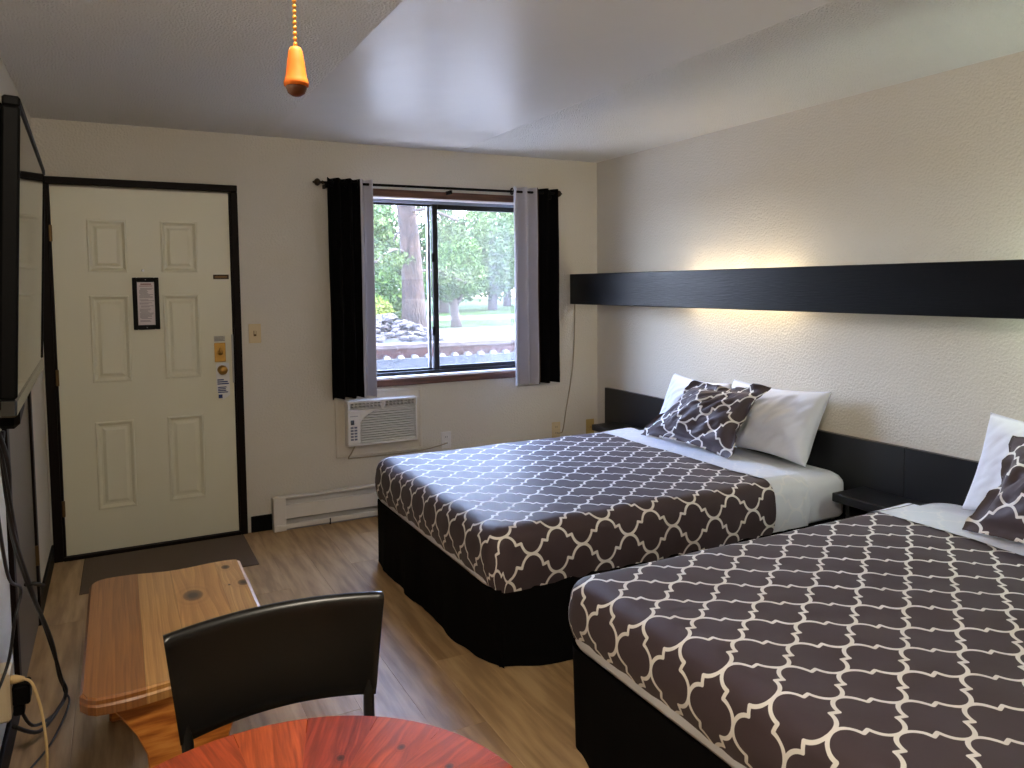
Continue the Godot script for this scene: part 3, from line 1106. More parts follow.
func build_valance() -> void:
	var v := thing("light_valance", "long black wooden board screening the wall lights above beds", "light valance", Vector3(3.275, 1.354, 0.0))
	bx("board", v, Vector3(0.0, 0.0, 0.002), Vector3(0.038, 0.221, 5.3), M.black_wood, 0.004)
	for z in [0.25, 2.35, 4.6]:
		bx("bracket", v, Vector3(0.038, 0.09, z - 0.02), Vector3(0.245, 0.13, z + 0.02), M.black_board, 0.002)
	for e in [[1.50, true, 0.90], [3.62, false, 0.90]]:
		var warm: bool = e[1]
		var o := thing("wall_light", "warm tube light hidden behind black valance above window-side bed" if warm else "cool white tube light hidden behind valance above bed away from window", "wall light", Vector3(3.313, 1.46, e[0]))
		var half: float = e[2] / 2
		bx("backplate", o, Vector3(0.0, -0.03, -half - 0.03), Vector3(0.03, 0.03, half + 0.03), M.white_plastic, 0.004)
		put("lamp_tube", tube_mesh([Vector3(0.055, 0, -half), Vector3(0.055, 0, half)], 0.014, 12), M.bulb_warm if warm else M.bulb_cool, o)
		for s in [-1.0, 1.0]:
			bx("lamp_holder", o, Vector3(0.03, -0.02, s * (half + 0.012) - 0.01), Vector3(0.072, 0.02, s * (half + 0.012) + 0.01), M.white_plastic, 0.003)
		for q in [-0.33, 0.0, 0.33]:
			var l := OmniLight3D.new()
			l.name = "valance_lamp_glow"
			l.position = Vector3(0.085, 0, q * e[2])
			l.light_color = Color(1.0, 0.92, 0.76) if warm else Color(0.92, 1.0, 0.92)
			l.light_energy = 0.048 if warm else 0.075
			l.light_size = 0.02
			l.omni_range = 9.0
			l.omni_attenuation = 2.0
			l.shadow_enabled = true
			o.add_child(l, true)


# ------------------------------------------------------------------ curtains
func curtain_strip(x0: float, x1: float, y0: float, y1: float, waves: float, phase: float, s0: float, s1: float, zc: float, amp: float, seed_: int) -> ArrayMesh:
	var n := FastNoiseLite.new()
	n.seed = seed_
	n.frequency = 1.0
	var rows := []
	var nu := int(90 * (s1 - s0)) + 4
	for j in 25:
		var q := j / 24.0
		var row := []
		for i in nu + 1:
			var s := lerpf(s0, s1, float(i) / nu)
			var a := s * waves * TAU + phase
			var sway := n.get_noise_2d(s * 3.0, q * 1.2) * 0.012 * q
			var x := lerpf(x0, x1, s) + sin(a * 2.0) * 0.006 + sway
			var z := zc + amp * (sin(a) + 0.18 * sin(3.0 * a)) * (0.85 + 0.3 * q) + n.get_noise_2d(s * 5.0 + 11.0, q * 2.0) * 0.012 * q
			row.append(Vector3(x, lerpf(y1, y0, q), z))
		rows.append(row)
	return grid_mesh(rows)


func build_curtains() -> void:
	var r := thing("curtain_rod", "thin black curtain rod with carved finials above the window", "curtain rod", Vector3(2.28, 2.138, 0.085))
	put("rod", tube_mesh([Vector3(-0.845, 0, 0), Vector3(0.83, 0.010, 0)], 0.0085, 10), M.black, r)
	var fin := [[0.0, -0.03], [0.010, -0.026], [0.012, -0.018], [0.007, -0.012], [0.010, -0.006], [0.021, 0.004], [0.024, 0.014], [0.018, 0.026], [0.008, 0.032], [0.006, 0.04], [0.0, 0.042]]
	put("finial", lathe_mesh(fin, 18), M.bronze, r, Vector3(-0.855, 0, 0), Basis(Vector3.BACK, PI / 2))
	put("finial", lathe_mesh(fin, 18), M.bronze, r, Vector3(0.84, 0.010, 0), Basis(Vector3.BACK, -PI / 2))
	for x in [-0.81, 0.02, 0.79]:
		bx("bracket", r, Vector3(x - 0.008, -0.03, -0.085), Vector3(x + 0.008, -0.006, -0.002), M.black, 0.002)

	var a := thing("curtain", "black and grey grommet curtain gathered at the door side of window", "curtain", Vector3.ZERO, "window curtains")
	put("black_width", curtain_strip(1.47, 1.752, 0.795, 2.168, 3.9, 2.2, 0.0, 0.70, 0.085, 0.044, 3), M.curtain_black, a)
	put("grey_width", curtain_strip(1.47, 1.752, 0.795, 2.168, 3.9, 2.2, 0.70, 1.0, 0.085, 0.044, 3), M.curtain_grey, a)
	var b := thing("curtain", "silver grey and black grommet curtain gathered beside the hanging wall cord", "curtain", Vector3.ZERO, "window curtains")
	put("grey_width", curtain_strip(2.752, 3.105, 0.795, 2.178, 4.1, 0.4, 0.0, 0.52, 0.085, 0.044, 8), M.curtain_grey, b)
	put("brown_width", curtain_strip(2.752, 3.105, 0.795, 2.178, 4.1, 0.4, 0.52, 0.67, 0.085, 0.044, 8), M.curtain_brown, b)
	put("black_width", curtain_strip(2.752, 3.105, 0.795, 2.178, 4.1, 0.4, 0.67, 1.0, 0.085, 0.044, 8), M.curtain_black, b)
	for e in [[a, [1.50, 1.585, 1.665, 1.748], 2.139], [b, [2.756, 2.85, 2.95, 3.05], 2.147]]:
		for x in e[1]:
			var ring := []
			for i in 17:
				var t := TAU * i / 16.0
				ring.append(Vector3(0, cos(t) * 0.020, sin(t) * 0.020))
			put("grommet", tube_mesh(ring, 0.0055, 8), M.black, e[0], Vector3(x, e[2], 0.085))


# ------------------------------------------------------------------ furniture
func build_table() -> void:
	var t := thing("round_table", "round red-brown wooden table with sunburst top and chair pushed in", "table", Vector3(0.47, 0, 3.81))
	var top := Node3D.new()
	top.name = "table_top"
	top.position = Vector3(0, 0.71, 0)
	t.add_child(top)
	var r := 0.36
	var cols := [Color(0.67, 0.235, 0.06), Color(0.59, 0.18, 0.05), Color(0.71, 0.28, 0.08), Color(0.63, 0.215, 0.06)]
	var mats := []
	for k in 4:
		var c: Color = cols[k]
		var tex := pine_image(96, 256, 300 + k, c.lightened(0.10), c.darkened(0.45), 3.2, [[0.62, 0.22 + 0.13 * k, 0.045]])
		var m := mat(Color.WHITE, 0.38, 0, 0.4)
		m.albedo_texture = tex
		m.clearcoat_enabled = true
		m.clearcoat = 0.12
		m.clearcoat_roughness = 0.2
		mats.append(m)
	var count := 18
	for k in count:
		var a0 := TAU * k / count + 0.1
		var a1 := TAU * (k + 1) / count + 0.1 - 0.002
		var st := st_new()
		st.set_smooth_group(-1)
		var segs := 4
		for i in segs:
			var p0 := lerpf(a0, a1, float(i) / segs)
			var p1 := lerpf(a0, a1, float(i + 1) / segs)
			var d0 := Vector3(cos(p0), 0, sin(p0))
			var d1 := Vector3(cos(p1), 0, sin(p1))
			var u0 := 0.08 + 0.84 * float(i) / segs
			var u1 := 0.08 + 0.84 * float(i + 1) / segs
			var h := Vector3(0, 0.03, 0)
			var bev := Vector3(0, 0.024, 0)
			var seq := [[Vector3.ZERO + h, Vector2(0.5, 1.0)], [d1 * (r - 0.006) + h, Vector2(u1, 0.02)], [d0 * (r - 0.006) + h, Vector2(u0, 0.02)]]
			for q in [seq[0], seq[2], seq[1]]:
				st.set_uv(q[1])
				st.add_vertex(q[0])
			for band in [[d0 * (r - 0.006) + h, d1 * (r - 0.006) + h, d1 * r + bev, d0 * r + bev], [d0 * r + bev, d1 * r + bev, d1 * r, d0 * r]]:
				for id in [0, 1, 2, 0, 2, 3]:
					st.set_uv(Vector2(u0 if id in [0, 3] else u1, 0.01))
					st.add_vertex(band[id])
			for q in [Vector3.ZERO, d1 * r, d0 * r]:
				st.set_uv(Vector2(0.5, 0.5))
				st.add_vertex(q)
		put("wedge_board", done(st), mats[(k * 3 + k / 4) % 4], top)
	put("pedestal", lathe_mesh([[0.05, 0.05], [0.045, 0.12], [0.03, 0.2], [0.04, 0.4], [0.03, 0.55], [0.06, 0.66], [0.14, 0.70], [0.14, 0.709]], 20), M.dark_trim, t)
	for k in 4:
		var a := TAU * k / 4 + 0.4
		var d := Vector3(cos(a), 0, sin(a))
		put("foot", tube_mesh(smooth_path([d * 0.02 + Vector3(0, 0.14, 0), d * 0.12 + Vector3(0, 0.10, 0), d * 0.22 + Vector3(0, 0.05, 0), d * 0.29 + Vector3(0, 0.02, 0)]), 0.02, 8), M.dark_trim, t)


func build_bench() -> void:
	var b := thing("pine_bench", "rustic pine plank bench with knots and trestle ends by doormat", "bench", Vector3(0.42, 0, 2.2))
	var top := Node3D.new()
	top.name = "bench_top"
	top.position = Vector3(-0.42, 0, -2.2)
	b.add_child(top)
	var edges := [0.172, 0.326, 0.436, 0.588, 0.680]
	var lights := [Color(0.63, 0.41, 0.20), Color(0.80, 0.60, 0.34), Color(0.82, 0.61, 0.35), Color(0.84, 0.66, 0.42)]
	var darks := [Color(0.44, 0.245, 0.09), Color(0.58, 0.38, 0.18), Color(0.60, 0.39, 0.19), Color(0.62, 0.43, 0.23)]
	var knots := [[], [], [[0.35, 0.34, 0.20]], [[0.35, 0.10, 0.16], [0.75, 0.30, 0.20], [0.25, 0.30, 0.05]]]
	for k in 4:
		var x0: float = edges[k] + (0.0006 if k > 0 else 0.0)
		var x1: float = edges[k + 1]
		var w := x1 - x0
		var m := mat(Color.WHITE, 0.36, 0, 0.5)
		m.albedo_texture = pine_image(128, 512, 400 + k, lights[k], darks[k], 0.92 / w, knots[k])
		m.clearcoat_enabled = true
		m.clearcoat = 0.5
		m.clearcoat_roughness = 0.12
		# board outline with hand-cut ends
		var nseg := 8
		var far := []
		var near := []
		for i in nseg + 1:
			var x := lerpf(x0, x1, float(i) / nseg)
			var q := (x - 0.172) / 0.508
			var zf := 1.735 - 0.012 * sin(q * 9.0) - 0.010 * sin(q * 4.0 + 1.0) + 0.03 * pow(maxf(0.0, 0.10 - q) / 0.10, 2.0) + 0.012 * pow(maxf(0.0, q - 0.93) / 0.07, 2.0)
			var zn := 2.612 + 0.010 * sin(q * 8.0 + 0.5) + 0.012 * sin(q * 5.0) - 0.035 * pow(maxf(0.0, 0.08 - q) / 0.08, 2.0) - 0.03 * pow(maxf(0.0, q - 0.92) / 0.08, 2.0)
			far.append(Vector2(x, zf))
			near.append(Vector2(x, zn))
		var st := st_new()
		st.set_smooth_group(-1)
		var yt := 0.452
		var ym := 0.440 if k < 3 else 0.4445
		var yb := 0.404
		var lx := 0.008 if k == 0 else 0.0
		var rx := 0.012 if k == 3 else 0.0
		for i in nseg:
			var pts := []
			for e in [i, i + 1]:
				var fx: float = far[e].x + (lx if e == 0 else 0.0) - (rx if e == nseg else 0.0)
				pts.append([Vector3(fx, yt, far[e].y + 0.008), Vector3(fx, yt, near[e].y - 0.006), Vector3(far[e].x, yt - 0.005, near[e].y), Vector3(far[e].x, yt - 0.016, near[e].y - 0.001), Vector3(far[e].x, yt - 0.022, near[e].y + 0.003), Vector3(far[e].x, yb, near[e].y - 0.006), Vector3(far[e].x, yb, far[e].y), Vector3(far[e].x, ym, far[e].y), Vector3(fx, yt, far[e].y + 0.008)])
			for s in 8:
				var vs := [pts[0][s], pts[1][s], pts[1][s + 1], pts[0][s + 1]]
				for id in [0, 1, 2, 0, 2, 3]:
					var p: Vector3 = vs[id]
					var v := (p.z - 1.72) / 0.93 + (p.y - yt) * 0.4
					st.set_uv(Vector2((p.x - x0) / w * 0.96 + 0.02, v))
					st.add_vertex(p)
		for side in [0, 1]:
			var e: int = 0 if side == 0 else nseg
			var sx: float = (lx if side == 0 else -rx)
			var x: float = far[e].x
			var ring := [Vector3(x + sx, yt, far[e].y + 0.008), Vector3(x, ym, far[e].y), Vector3(x, yb, far[e].y), Vector3(x, yb, near[e].y - 0.008), Vector3(x, ym, near[e].y), Vector3(x + sx, yt, near[e].y - 0.012)]
			for f in [[0, 1, 4, 5], [1, 2, 3, 4]]:
				for id in [0, 1, 2, 0, 2, 3]:
					var p: Vector3 = ring[f[id]]
					st.set_uv(Vector2(0.02 + side * 0.96 + (yt - p.y) * 0.8 * (1 if side == 0 else -1), (p.z - 1.72) / 0.93))
					st.add_vertex(p)
		put("plank", done(st), m, top)
	# trestle ends cut to a waist
	var leg_m := wood([[0.2, Color(0.58, 0.31, 0.10)], [0.55, Color(0.73, 0.44, 0.17)], [0.85, Color(0.80, 0.53, 0.24)]], 431, Vector3(0.9, 7, 7), 0.4)
	var outline := PackedVector2Array()
	var half := [[0.0, 0.17], [0.03, 0.17], [0.05, 0.150], [0.10, 0.118], [0.17, 0.100], [0.24, 0.105], [0.30, 0.128], [0.36, 0.165], [0.404, 0.195]]
	for e in half:
		outline.append(Vector2(e[1], e[0]))
	for i in half.size():
		var e: Array = half[half.size() - 1 - i]
		outline.append(Vector2(-e[1], e[0]))
	for z in [1.88, 2.555]:
		var st := st_new()
		add_prism(st, outline, -0.02, 0.02, 0.004)
		put("trestle_end", done(st), leg_m, b, Vector3(0.008, 0, z - 2.2), Basis(Vector3(1, 0, 0), Vector3(0, 0, 1), Vector3(0, 1, 0)))
	bx("stretcher", b, Vector3(-0.02, 0.14, -0.30), Vector3(0.02, 0.21, 0.335), leg_m, 0.004)
	for z in [1.88, 2.555]:
		bx("foot_block", b, Vector3(-0.20, 0.0, z - 2.2 - 0.035), Vector3(0.21, 0.05, z - 2.2 + 0.019), leg_m, 0.008)


func build_chair() -> void:
	var c := thing("dining_chair", "black chair with curved solid back tucked under round table", "chair", Vector3(0.57, 0, 3.4))
	var off := -c.position
	var zc := 3.205
	var bend := func(x: float) -> float:
		var q := (x - 0.572) / 0.22
		return zc - 0.05 * (1.0 - q * q)
	# back panel, a bent board with a rolled top, leaning away from the sitter
	var prof := [[0.600, 0.0, 0.008], [0.625, 0.0, 0.009], [0.72, -0.006, 0.009], [0.775, -0.010, 0.010], [0.795, -0.011, 0.013], [0.81, -0.012, 0.015], [0.819, -0.012, 0.011], [0.823, -0.012, 0.004]]
	var rows := []
	var loop := []
	for p in prof:
		loop.append([p[0], p[1] + p[2]])
	for i in prof.size():
		var p: Array = prof[prof.size() - 1 - i]
		loop.append([p[0], p[1] - p[2]])
	for k in 33:
		var s := k / 32.0
		var row := []
		for e in loop:
			var q: float = (e[0] - 0.6) / 0.22
			var half: float = lerpf(0.198, 0.221, q)
			var x: float = 0.572 + lerpf(-half, half, s)
			var y: float = e[0]
			if q < 0.15:
				y += 0.004 * sin(PI * s)
			row.append(Vector3(x, y, bend.call(x) + e[1]))
		rows.append(row)
	put("backrest", grid_mesh(rows, [], true, true), M.chair, c, off)
	for s in [-1.0, 1.0]:
		var post := []
		for e in [[0.655, 0.188, -0.0150], [0.62, 0.186, -0.0135], [0.56, 0.183, -0.006], [0.45, 0.180, 0.012], [0.25, 0.178, 0.004], [0.0, 0.176, -0.03]]:
			post.append(Vector3(0.572 + s * e[1], e[0], zc + e[2]))
		put("leg", tube_mesh(smooth_path(post, 4), 0.0125, 10, [0.006, 0.007, 0.008, 0.009, 0.010, 0.011, 0.012, 0.012, 0.012, 0.0125, 0.013, 0.013, 0.0135, 0.0135, 0.014, 0.014, 0.014, 0.014, 0.014, 0.014, 0.014]), M.chair, c, off)
		put("leg", tube_mesh([Vector3(0.572 + s * 0.18, 0.44, 3.575), Vector3(0.572 + s * 0.185, 0.0, 3.585)], 0.016, 8), M.chair, c, off)
		bx("side_rail", c, Vector3(s * 0.17 - 0.012, 0.40, -0.18), Vector3(s * 0.17 + 0.012, 0.44, 0.165), M.chair, 0.003)
	bx("seat", c, Vector3(-0.2, 0.44, -0.185), Vector3(0.2, 0.475, 0.205), M.seat, 0.014)


func build_tv() -> void:
	# flat screen on a wall arm, its near end a little farther from the wall
	var near := Vector3(0.117, 0, 3.05)
	var far := Vector3(0.086, 0, 2.03)
	var along := (far - near).normalized()
	var t := thing("television", "black flat television with glossy screen mounted high on left wall", "television", (near + far) / 2 + Vector3(0, 1.25, 0))
	var face := Vector3(-along.z, 0, along.x)
	t.basis = Basis(along, Vector3.UP, face)
	if t.basis.determinant() < 0:
		face = -face
		t.basis = Basis(along, Vector3.UP, face)
	if face.x < 0:
		t.basis = Basis(-along, Vector3.UP, -face)
	t.rotate_object_local(Vector3.RIGHT, 0.051)
	var w := 0.51
	var h := 0.615
	var bz := 0.02
	bx("bezel", t, Vector3(-w, h - bz, -0.03), Vector3(w, h, 0.0), M.tv_black, 0.004)
	bx("bezel", t, Vector3(-w, 0.035, -0.03), Vector3(-w + bz, h - bz, 0.0), M.tv_black, 0.004)
	bx("bezel", t, Vector3(w - bz, 0.035, -0.03), Vector3(w, h - bz, 0.0), M.tv_black, 0.004)
	bx("bezel", t, Vector3(-w, 0.0, -0.03), Vector3(w, 0.035, 0.0), M.tv_gloss, 0.004)
	bx("screen", t, Vector3(-w + bz, 0.035, -0.02), Vector3(w - bz, h - bz, -0.003), M.screen, 0.0)
	bx("back_shell", t, Vector3(-w, 0.004, -0.062), Vector3(w, h - 0.004, -0.03), M.tv_black, 0.012)
	bx("back_hump", t, Vector3(-w * 0.75, 0.06, -0.095), Vector3(w * 0.75, h - 0.1, -0.062), M.tv_black, 0.012)
	bx("wall_mount", t, Vector3(-0.18, 0.14, -0.165), Vector3(0.18, 0.42, -0.095), M.tv_black, 0.006)
	var f := bx("speaker_pod", t, Vector3(-0.12, -0.075, -0.07), Vector3(0.05, -0.001, -0.02), M.tv_black, 0.012)
	f.rotation.z = 0.15

	# cables
	var ctrl := [Vector3(0.045, 1.17, 2.70), Vector3(0.048, 1.08, 2.66), Vector3(0.045, 0.90, 2.55), Vector3(0.035, 0.64, 2.20), Vector3(0.05, 0.30, 1.80), Vector3(0.065, 0.10, 1.66), Vector3(0.075, 0.012, 1.62)]
	var names := ["thick black television cable hanging down to the floor", "black power cable twisted along the hanging television cable", "thin black aerial cable looping beside the television cables"]
	for k in 3:
		var path := []
		for i in ctrl.size():
			var q := float(i) / (ctrl.size() - 1)
			path.append(ctrl[i] + Vector3(0.007 * sin(i * 2.1 + k * 2.1), 0.0, 0.014 * cos(i * 1.7 + k * 2.1)) * (1.0 - q * 0.3) + Vector3(0, 0.006 * k if i == ctrl.size() - 1 else 0.0, 0))
		if k == 0:
			path += [Vector3(0.06, 0.012, 1.72), Vector3(0.02, 0.06, 1.95), Vector3(-0.03, 0.17, 2.10)]
		elif k == 1:
			path += [Vector3(0.05, 0.010, 1.75), Vector3(0.01, 0.12, 2.02), Vector3(-0.012, 0.25, 2.13)]
		else:
			path += [Vector3(0.09, 0.010, 1.70), Vector3(0.05, 0.010, 1.95), Vector3(-0.02, 0.012, 2.15), Vector3(-0.04, 0.012, 2.4)]
		var o := put("television_cable", tube_mesh(smooth_path(path, 6), [0.0062, 0.0050, 0.0036][k], 8), M.cable, self)
		tag(o, names[k], "cable", "television cables")
	var slack := put("television_cable", tube_mesh(smooth_path([Vector3(0.03, 1.16, 2.74), Vector3(0.03, 0.95, 2.66), Vector3(0.025, 0.76, 2.50), Vector3(0.028, 0.66, 2.30), Vector3(0.012, 0.58, 2.32), Vector3(-0.01, 0.46, 2.30), Vector3(-0.035, 0.40, 2.36), Vector3(-0.05, 0.42, 2.50)]), 0.0042, 8), M.cable, self)
	tag(slack, "slack black cable curling back to the wall from the tie", "cable", "television cables")
	var tie := put("cable_tie", tube_mesh([Vector3(0.028, 0.635, 2.195), Vector3(0.05, 0.64, 2.21), Vector3(0.075, 0.625, 2.20)], 0.006, 6), M.cable, self)
	tag(tie, "small black tie pinching the hanging cable bundle", "cable tie")


func outlet(label: String, at: Vector3, m: Material, basis := Basis()) -> Node3D:
	var o := thing("wall_outlet", label, "outlet", at)
	o.basis = basis
	bx("cover_plate", o, Vector3(-0.036, -0.058, 0.0), Vector3(0.036, 0.058, 0.006), m, 0.002)
	for y in [-0.022, 0.022]:
		var f := bx("socket", o, Vector3(-0.016, y - 0.014, 0.006), Vector3(0.016, y + 0.014, 0.008), m, 0.001)
		for x in [-0.006, 0.006]:
			bx("slot", f, Vector3(x - 0.0015, -0.005, 0.0008), Vector3(x + 0.0015, 0.005, 0.0014), M.dark_slot, 0.0)
	return o


func build_wall_items() -> void:
	var s := thing("light_switch", "almond toggle light switch on wall beside dark door frame", "light switch", Vector3(1.032, 1.22, 0.0))
	bx("cover_plate", s, Vector3(-0.036, -0.058, 0.0), Vector3(0.036, 0.058, 0.006), M.almond, 0.002)
	bx("toggle", s, Vector3(-0.005, -0.004, 0.006), Vector3(0.005, 0.016, 0.018), M.almond, 0.002)
	bx("toggle_slot", s, Vector3(-0.008, -0.016, 0.0055), Vector3(0.008, 0.016, 0.0068), M.brass_old, 0.0)
	outlet("white wall outlet below window next to the air conditioner panel", Vector3(2.27, 0.44, 0.0), M.white_plastic)
	outlet("almond wall outlet under the curtain where hanging cord ends", Vector3(3.15, 0.425, 0.0), M.almond)
	var blank := thing("cable_plate", "yellowed blank plate low in the corner by the headboard", "wall plate", Vector3(3.45, 0.42, 0.0))
	bx("cover_plate", blank, Vector3(-0.036, -0.058, 0.0), Vector3(0.036, 0.058, 0.006), mat(Color(0.70, 0.60, 0.36), 0.5), 0.002)
	put("coax_nut", lathe_mesh([[0.0, 0.0], [0.006, 0.0], [0.006, 0.008], [0.0, 0.008]], 8), M.brass, blank, Vector3(0, 0, 0.006), Basis(Vector3.RIGHT, PI / 2))
	var c := put("hanging_cord", tube_mesh(smooth_path([Vector3(3.315, 1.40, 0.010), Vector3(3.312, 1.20, 0.010), Vector3(3.298, 0.95, 0.011), Vector3(3.27, 0.75, 0.010), Vector3(3.235, 0.58, 0.011), Vector3(3.205, 0.42, 0.010), Vector3(3.18, 0.40, 0.012), Vector3(3.15, 0.403, 0.016)]), 0.004, 8), M.wall_cord, self)
	tag(c, "thin beige cord hanging down the wall from the black valance", "cord")
	# left wall, by the cables
	var p := outlet("beige outlet low on left wall feeding the plug adapter", Vector3(XL, 0.31, 2.16), M.almond, Basis(Vector3.UP, PI / 2))
	p.set_meta("group", "wall outlets")
	var ad := thing("plug_adapter", "cream multi-plug adapter box on the left wall outlet", "plug adapter", Vector3(XL + 0.009, 0.31, 2.16))
	bx("adapter_body", ad, Vector3(0.0, -0.075, -0.045), Vector3(0.038, 0.075, 0.045), mat(Color(0.78, 0.71, 0.58), 0.45), 0.008)
	var pl := thing("power_brick", "black power brick plugged into the cream adapter box", "power adapter", Vector3(XL + 0.047, 0.29, 2.135))
	bx("brick_body", pl, Vector3(0.0, -0.03, -0.03), Vector3(0.045, 0.03, 0.03), M.black, 0.005)
	bx("brick_plug", pl, Vector3(0.0, -0.065, -0.02), Vector3(0.028, -0.031, 0.018), M.black, 0.004)
	var bc := thing("beige_cord", "cream power cord drooping from adapter down to floor", "cord", Vector3(XL + 0.047, 0.352, 2.18))
	put("plug", tube_mesh([Vector3(0.0, 0, 0), Vector3(0.012, 0.0, 0.001), Vector3(0.035, -0.002, 0.004)], 0.012, 10, [0.013, 0.013, 0.007]), M.cable_beige, bc)
	put("cord", tube_mesh(smooth_path([Vector3(0.033, -0.002, 0.004), Vector3(0.055, -0.02, 0.01), Vector3(0.075, -0.10, 0.02), Vector3(0.085, -0.22, 0.03), Vector3(0.08, -0.32, 0.05), Vector3(0.075, -0.346, 0.12), Vector3(0.06, -0.347, 0.4), Vector3(0.03, -0.347, 1.0)]), 0.0042, 8), M.cable_beige, bc)
	# doormat
	var poly := PackedVector2Array()
	for e in [[0.085, 0.035], [0.925, 0.03], [0.928, 0.585], [0.08, 0.58]]:
		poly.append(Vector2(e[0], e[1]))
	var mt := put("doormat", prism(poly, 0.0005, 0.007, 0.003), M.mat_rug, self)
	tag(mt, "flat dark brown doormat lying in front of the entry door", "doormat")


func build_heater_and_ac() -> void:
	var h := thing("baseboard_heater", "long white electric baseboard heater along wall below the window", "heater", Vector3(1.098, 0.0, 0.0125))
	var len := 1.25
	bx("back_plate", h, Vector3(0, 0.0, 0), Vector3(len, 0.205, 0.012), M.heater, 0.001)
	bx("top_lip", h, Vector3(0, 0.196, 0.012), Vector3(len, 0.21, 0.058), M.heater, 0.003)
	bx("front_panel", h, Vector3(0.0, 0.072, 0.048), Vector3(len, 0.160, 0.062), M.heater, 0.003)
	bx("bottom_panel", h, Vector3(0.0, 0.012, 0.046), Vector3(len, 0.042, 0.066), M.heater, 0.004)
	bx("end_cap", h, Vector3(0, 0.0, 0.0), Vector3(0.075, 0.208, 0.0635), M.heater, 0.003)
	bx("toe_strip", h, Vector3(0.075, 0.0, 0.012), Vector3(len, 0.012, 0.05), M.grey_plastic, 0.001)
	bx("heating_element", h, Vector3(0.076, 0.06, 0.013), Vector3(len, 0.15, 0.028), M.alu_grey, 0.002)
	bx("joint_strap", h, Vector3(0.34, 0.0, 0.05), Vector3(0.348, 0.04, 0.068), M.dark_slot, 0.001)

	var p := thing("ac_panel", "painted wooden panel framing the air conditioner under the window", "wall panel", Vector3(1.505, 0.40, 0.0))
	bx("board", p, Vector3(0, 0, 0), Vector3(0.585, 0.425, 0.012), M.panel_white, 0.003)
	for e in [[0.0, 0.585, 0.0, 0.018], [0.0, 0.585, 0.407, 0.425]]:
		bx("batten", p, Vector3(e[0], e[2], 0.012), Vector3(e[1], e[3], 0.02), M.panel_white, 0.003)
	for x in [0.0, 0.567]:
		bx("batten", p, Vector3(x, 0.018, 0.012), Vector3(x + 0.018, 0.407, 0.02), M.panel_white, 0.003)

	var a := thing("air_conditioner", "white window air conditioner with slatted front set in wall panel", "air conditioner", Vector3(1.566, 0.482, 0.012))
	var W := 0.465
	var H := 0.290
	var body := Node3D.new()
	body.name = "body"
	a.add_child(body)
	bx("back_plate", body, Vector3(0, 0, 0), Vector3(W, H, 0.004), M.white_plastic, 0.0)
	bx("case_side", body, Vector3(0, 0, 0.004), Vector3(0.008, H, 0.0565), M.white_plastic, 0.002)
	bx("case_side", body, Vector3(W - 0.008, 0, 0.004), Vector3(W, H, 0.0565), M.white_plastic, 0.002)
	bx("case_side", body, Vector3(0.008, 0, 0.004), Vector3(W - 0.008, 0.008, 0.0565), M.white_plastic, 0.002)
	bx("case_side", body, Vector3(0.008, H - 0.008, 0.004), Vector3(W - 0.008, H, 0.0565), M.white_plastic, 0.002)
	bx("divider", body, Vector3(0.008, H - 0.066, 0.004), Vector3(W - 0.008, H - 0.060, 0.0565), M.white_plastic, 0.0)
	bx("front_frame", a, Vector3(0.0, 0.0, 0.056), Vector3(W, 0.018, 0.078), M.white_plastic, 0.004)
	bx("front_frame", a, Vector3(W - 0.014, 0.018, 0.056), Vector3(W, H - 0.066, 0.078), M.white_plastic, 0.004)
	bx("control_panel", a, Vector3(0.0, 0.018, 0.056), Vector3(0.082, H - 0.066, 0.078), M.white_plastic, 0.004)
	bx("front_frame", a, Vector3(0.0, H - 0.066, 0.056), Vector3(W, H - 0.058, 0.078), M.white_plastic, 0.003)
	bx("front_frame", a, Vector3(0.0, H - 0.012, 0.056), Vector3(W, H, 0.078), M.white_plastic, 0.004)
	bx("coil_gap_shade", a, Vector3(0.083, 0.019, 0.0045), Vector3(W - 0.015, H - 0.067, 0.007), M.alu_grey, 0.0)  # coil plate in grey metal, colour chosen to imitate shade between the slats
	var ns := 13
	for k in ns:
		var y := 0.026 + k * (H - 0.066 - 0.034) / (ns - 1)
		var x0 := 0.084
		if k >= 9:
			x0 += 0.014 * pow(k - 8.0, 1.35)
		bx("slat", a, Vector3(x0, y - 0.0048, 0.030), Vector3(W - 0.015, y + 0.0048, 0.076), M.white_plastic, 0.002)
	var curve := PackedVector2Array()
	for e in [[0.082, 0.224], [0.182, 0.224], [0.152, 0.209], [0.124, 0.193], [0.102, 0.177], [0.088, 0.160], [0.082, 0.148]]:
		curve.append(Vector2(e[0], e[1]))
	var cst := st_new()
	add_prism(cst, curve, 0.0, 0.021)
	put("control_curve", done(cst), M.white_plastic, a, Vector3(0, 0, 0.056), Basis(Vector3(1, 0, 0), Vector3(0, 0, 1), Vector3(0, 1, 0)))
	bx("maker_mark", a, Vector3(0.014, 0.190, 0.078), Vector3(0.066, 0.195, 0.0785), M.grey_plastic, 0.0)
	bx("display", a, Vector3(0.018, 0.138, 0.078), Vector3(0.040, 0.168, 0.0795), mat(Color(0.10, 0.11, 0.18), 0.25), 0.001)
	var keys := mat(Color(0.36, 0.37, 0.46), 0.5)
	for r in 5:
		for q in 2:
			bx("key", a, Vector3(0.016 + q * 0.024, 0.038 + r * 0.019, 0.078), Vector3(0.035 + q * 0.024, 0.050 + r * 0.019, 0.080), keys, 0.001)
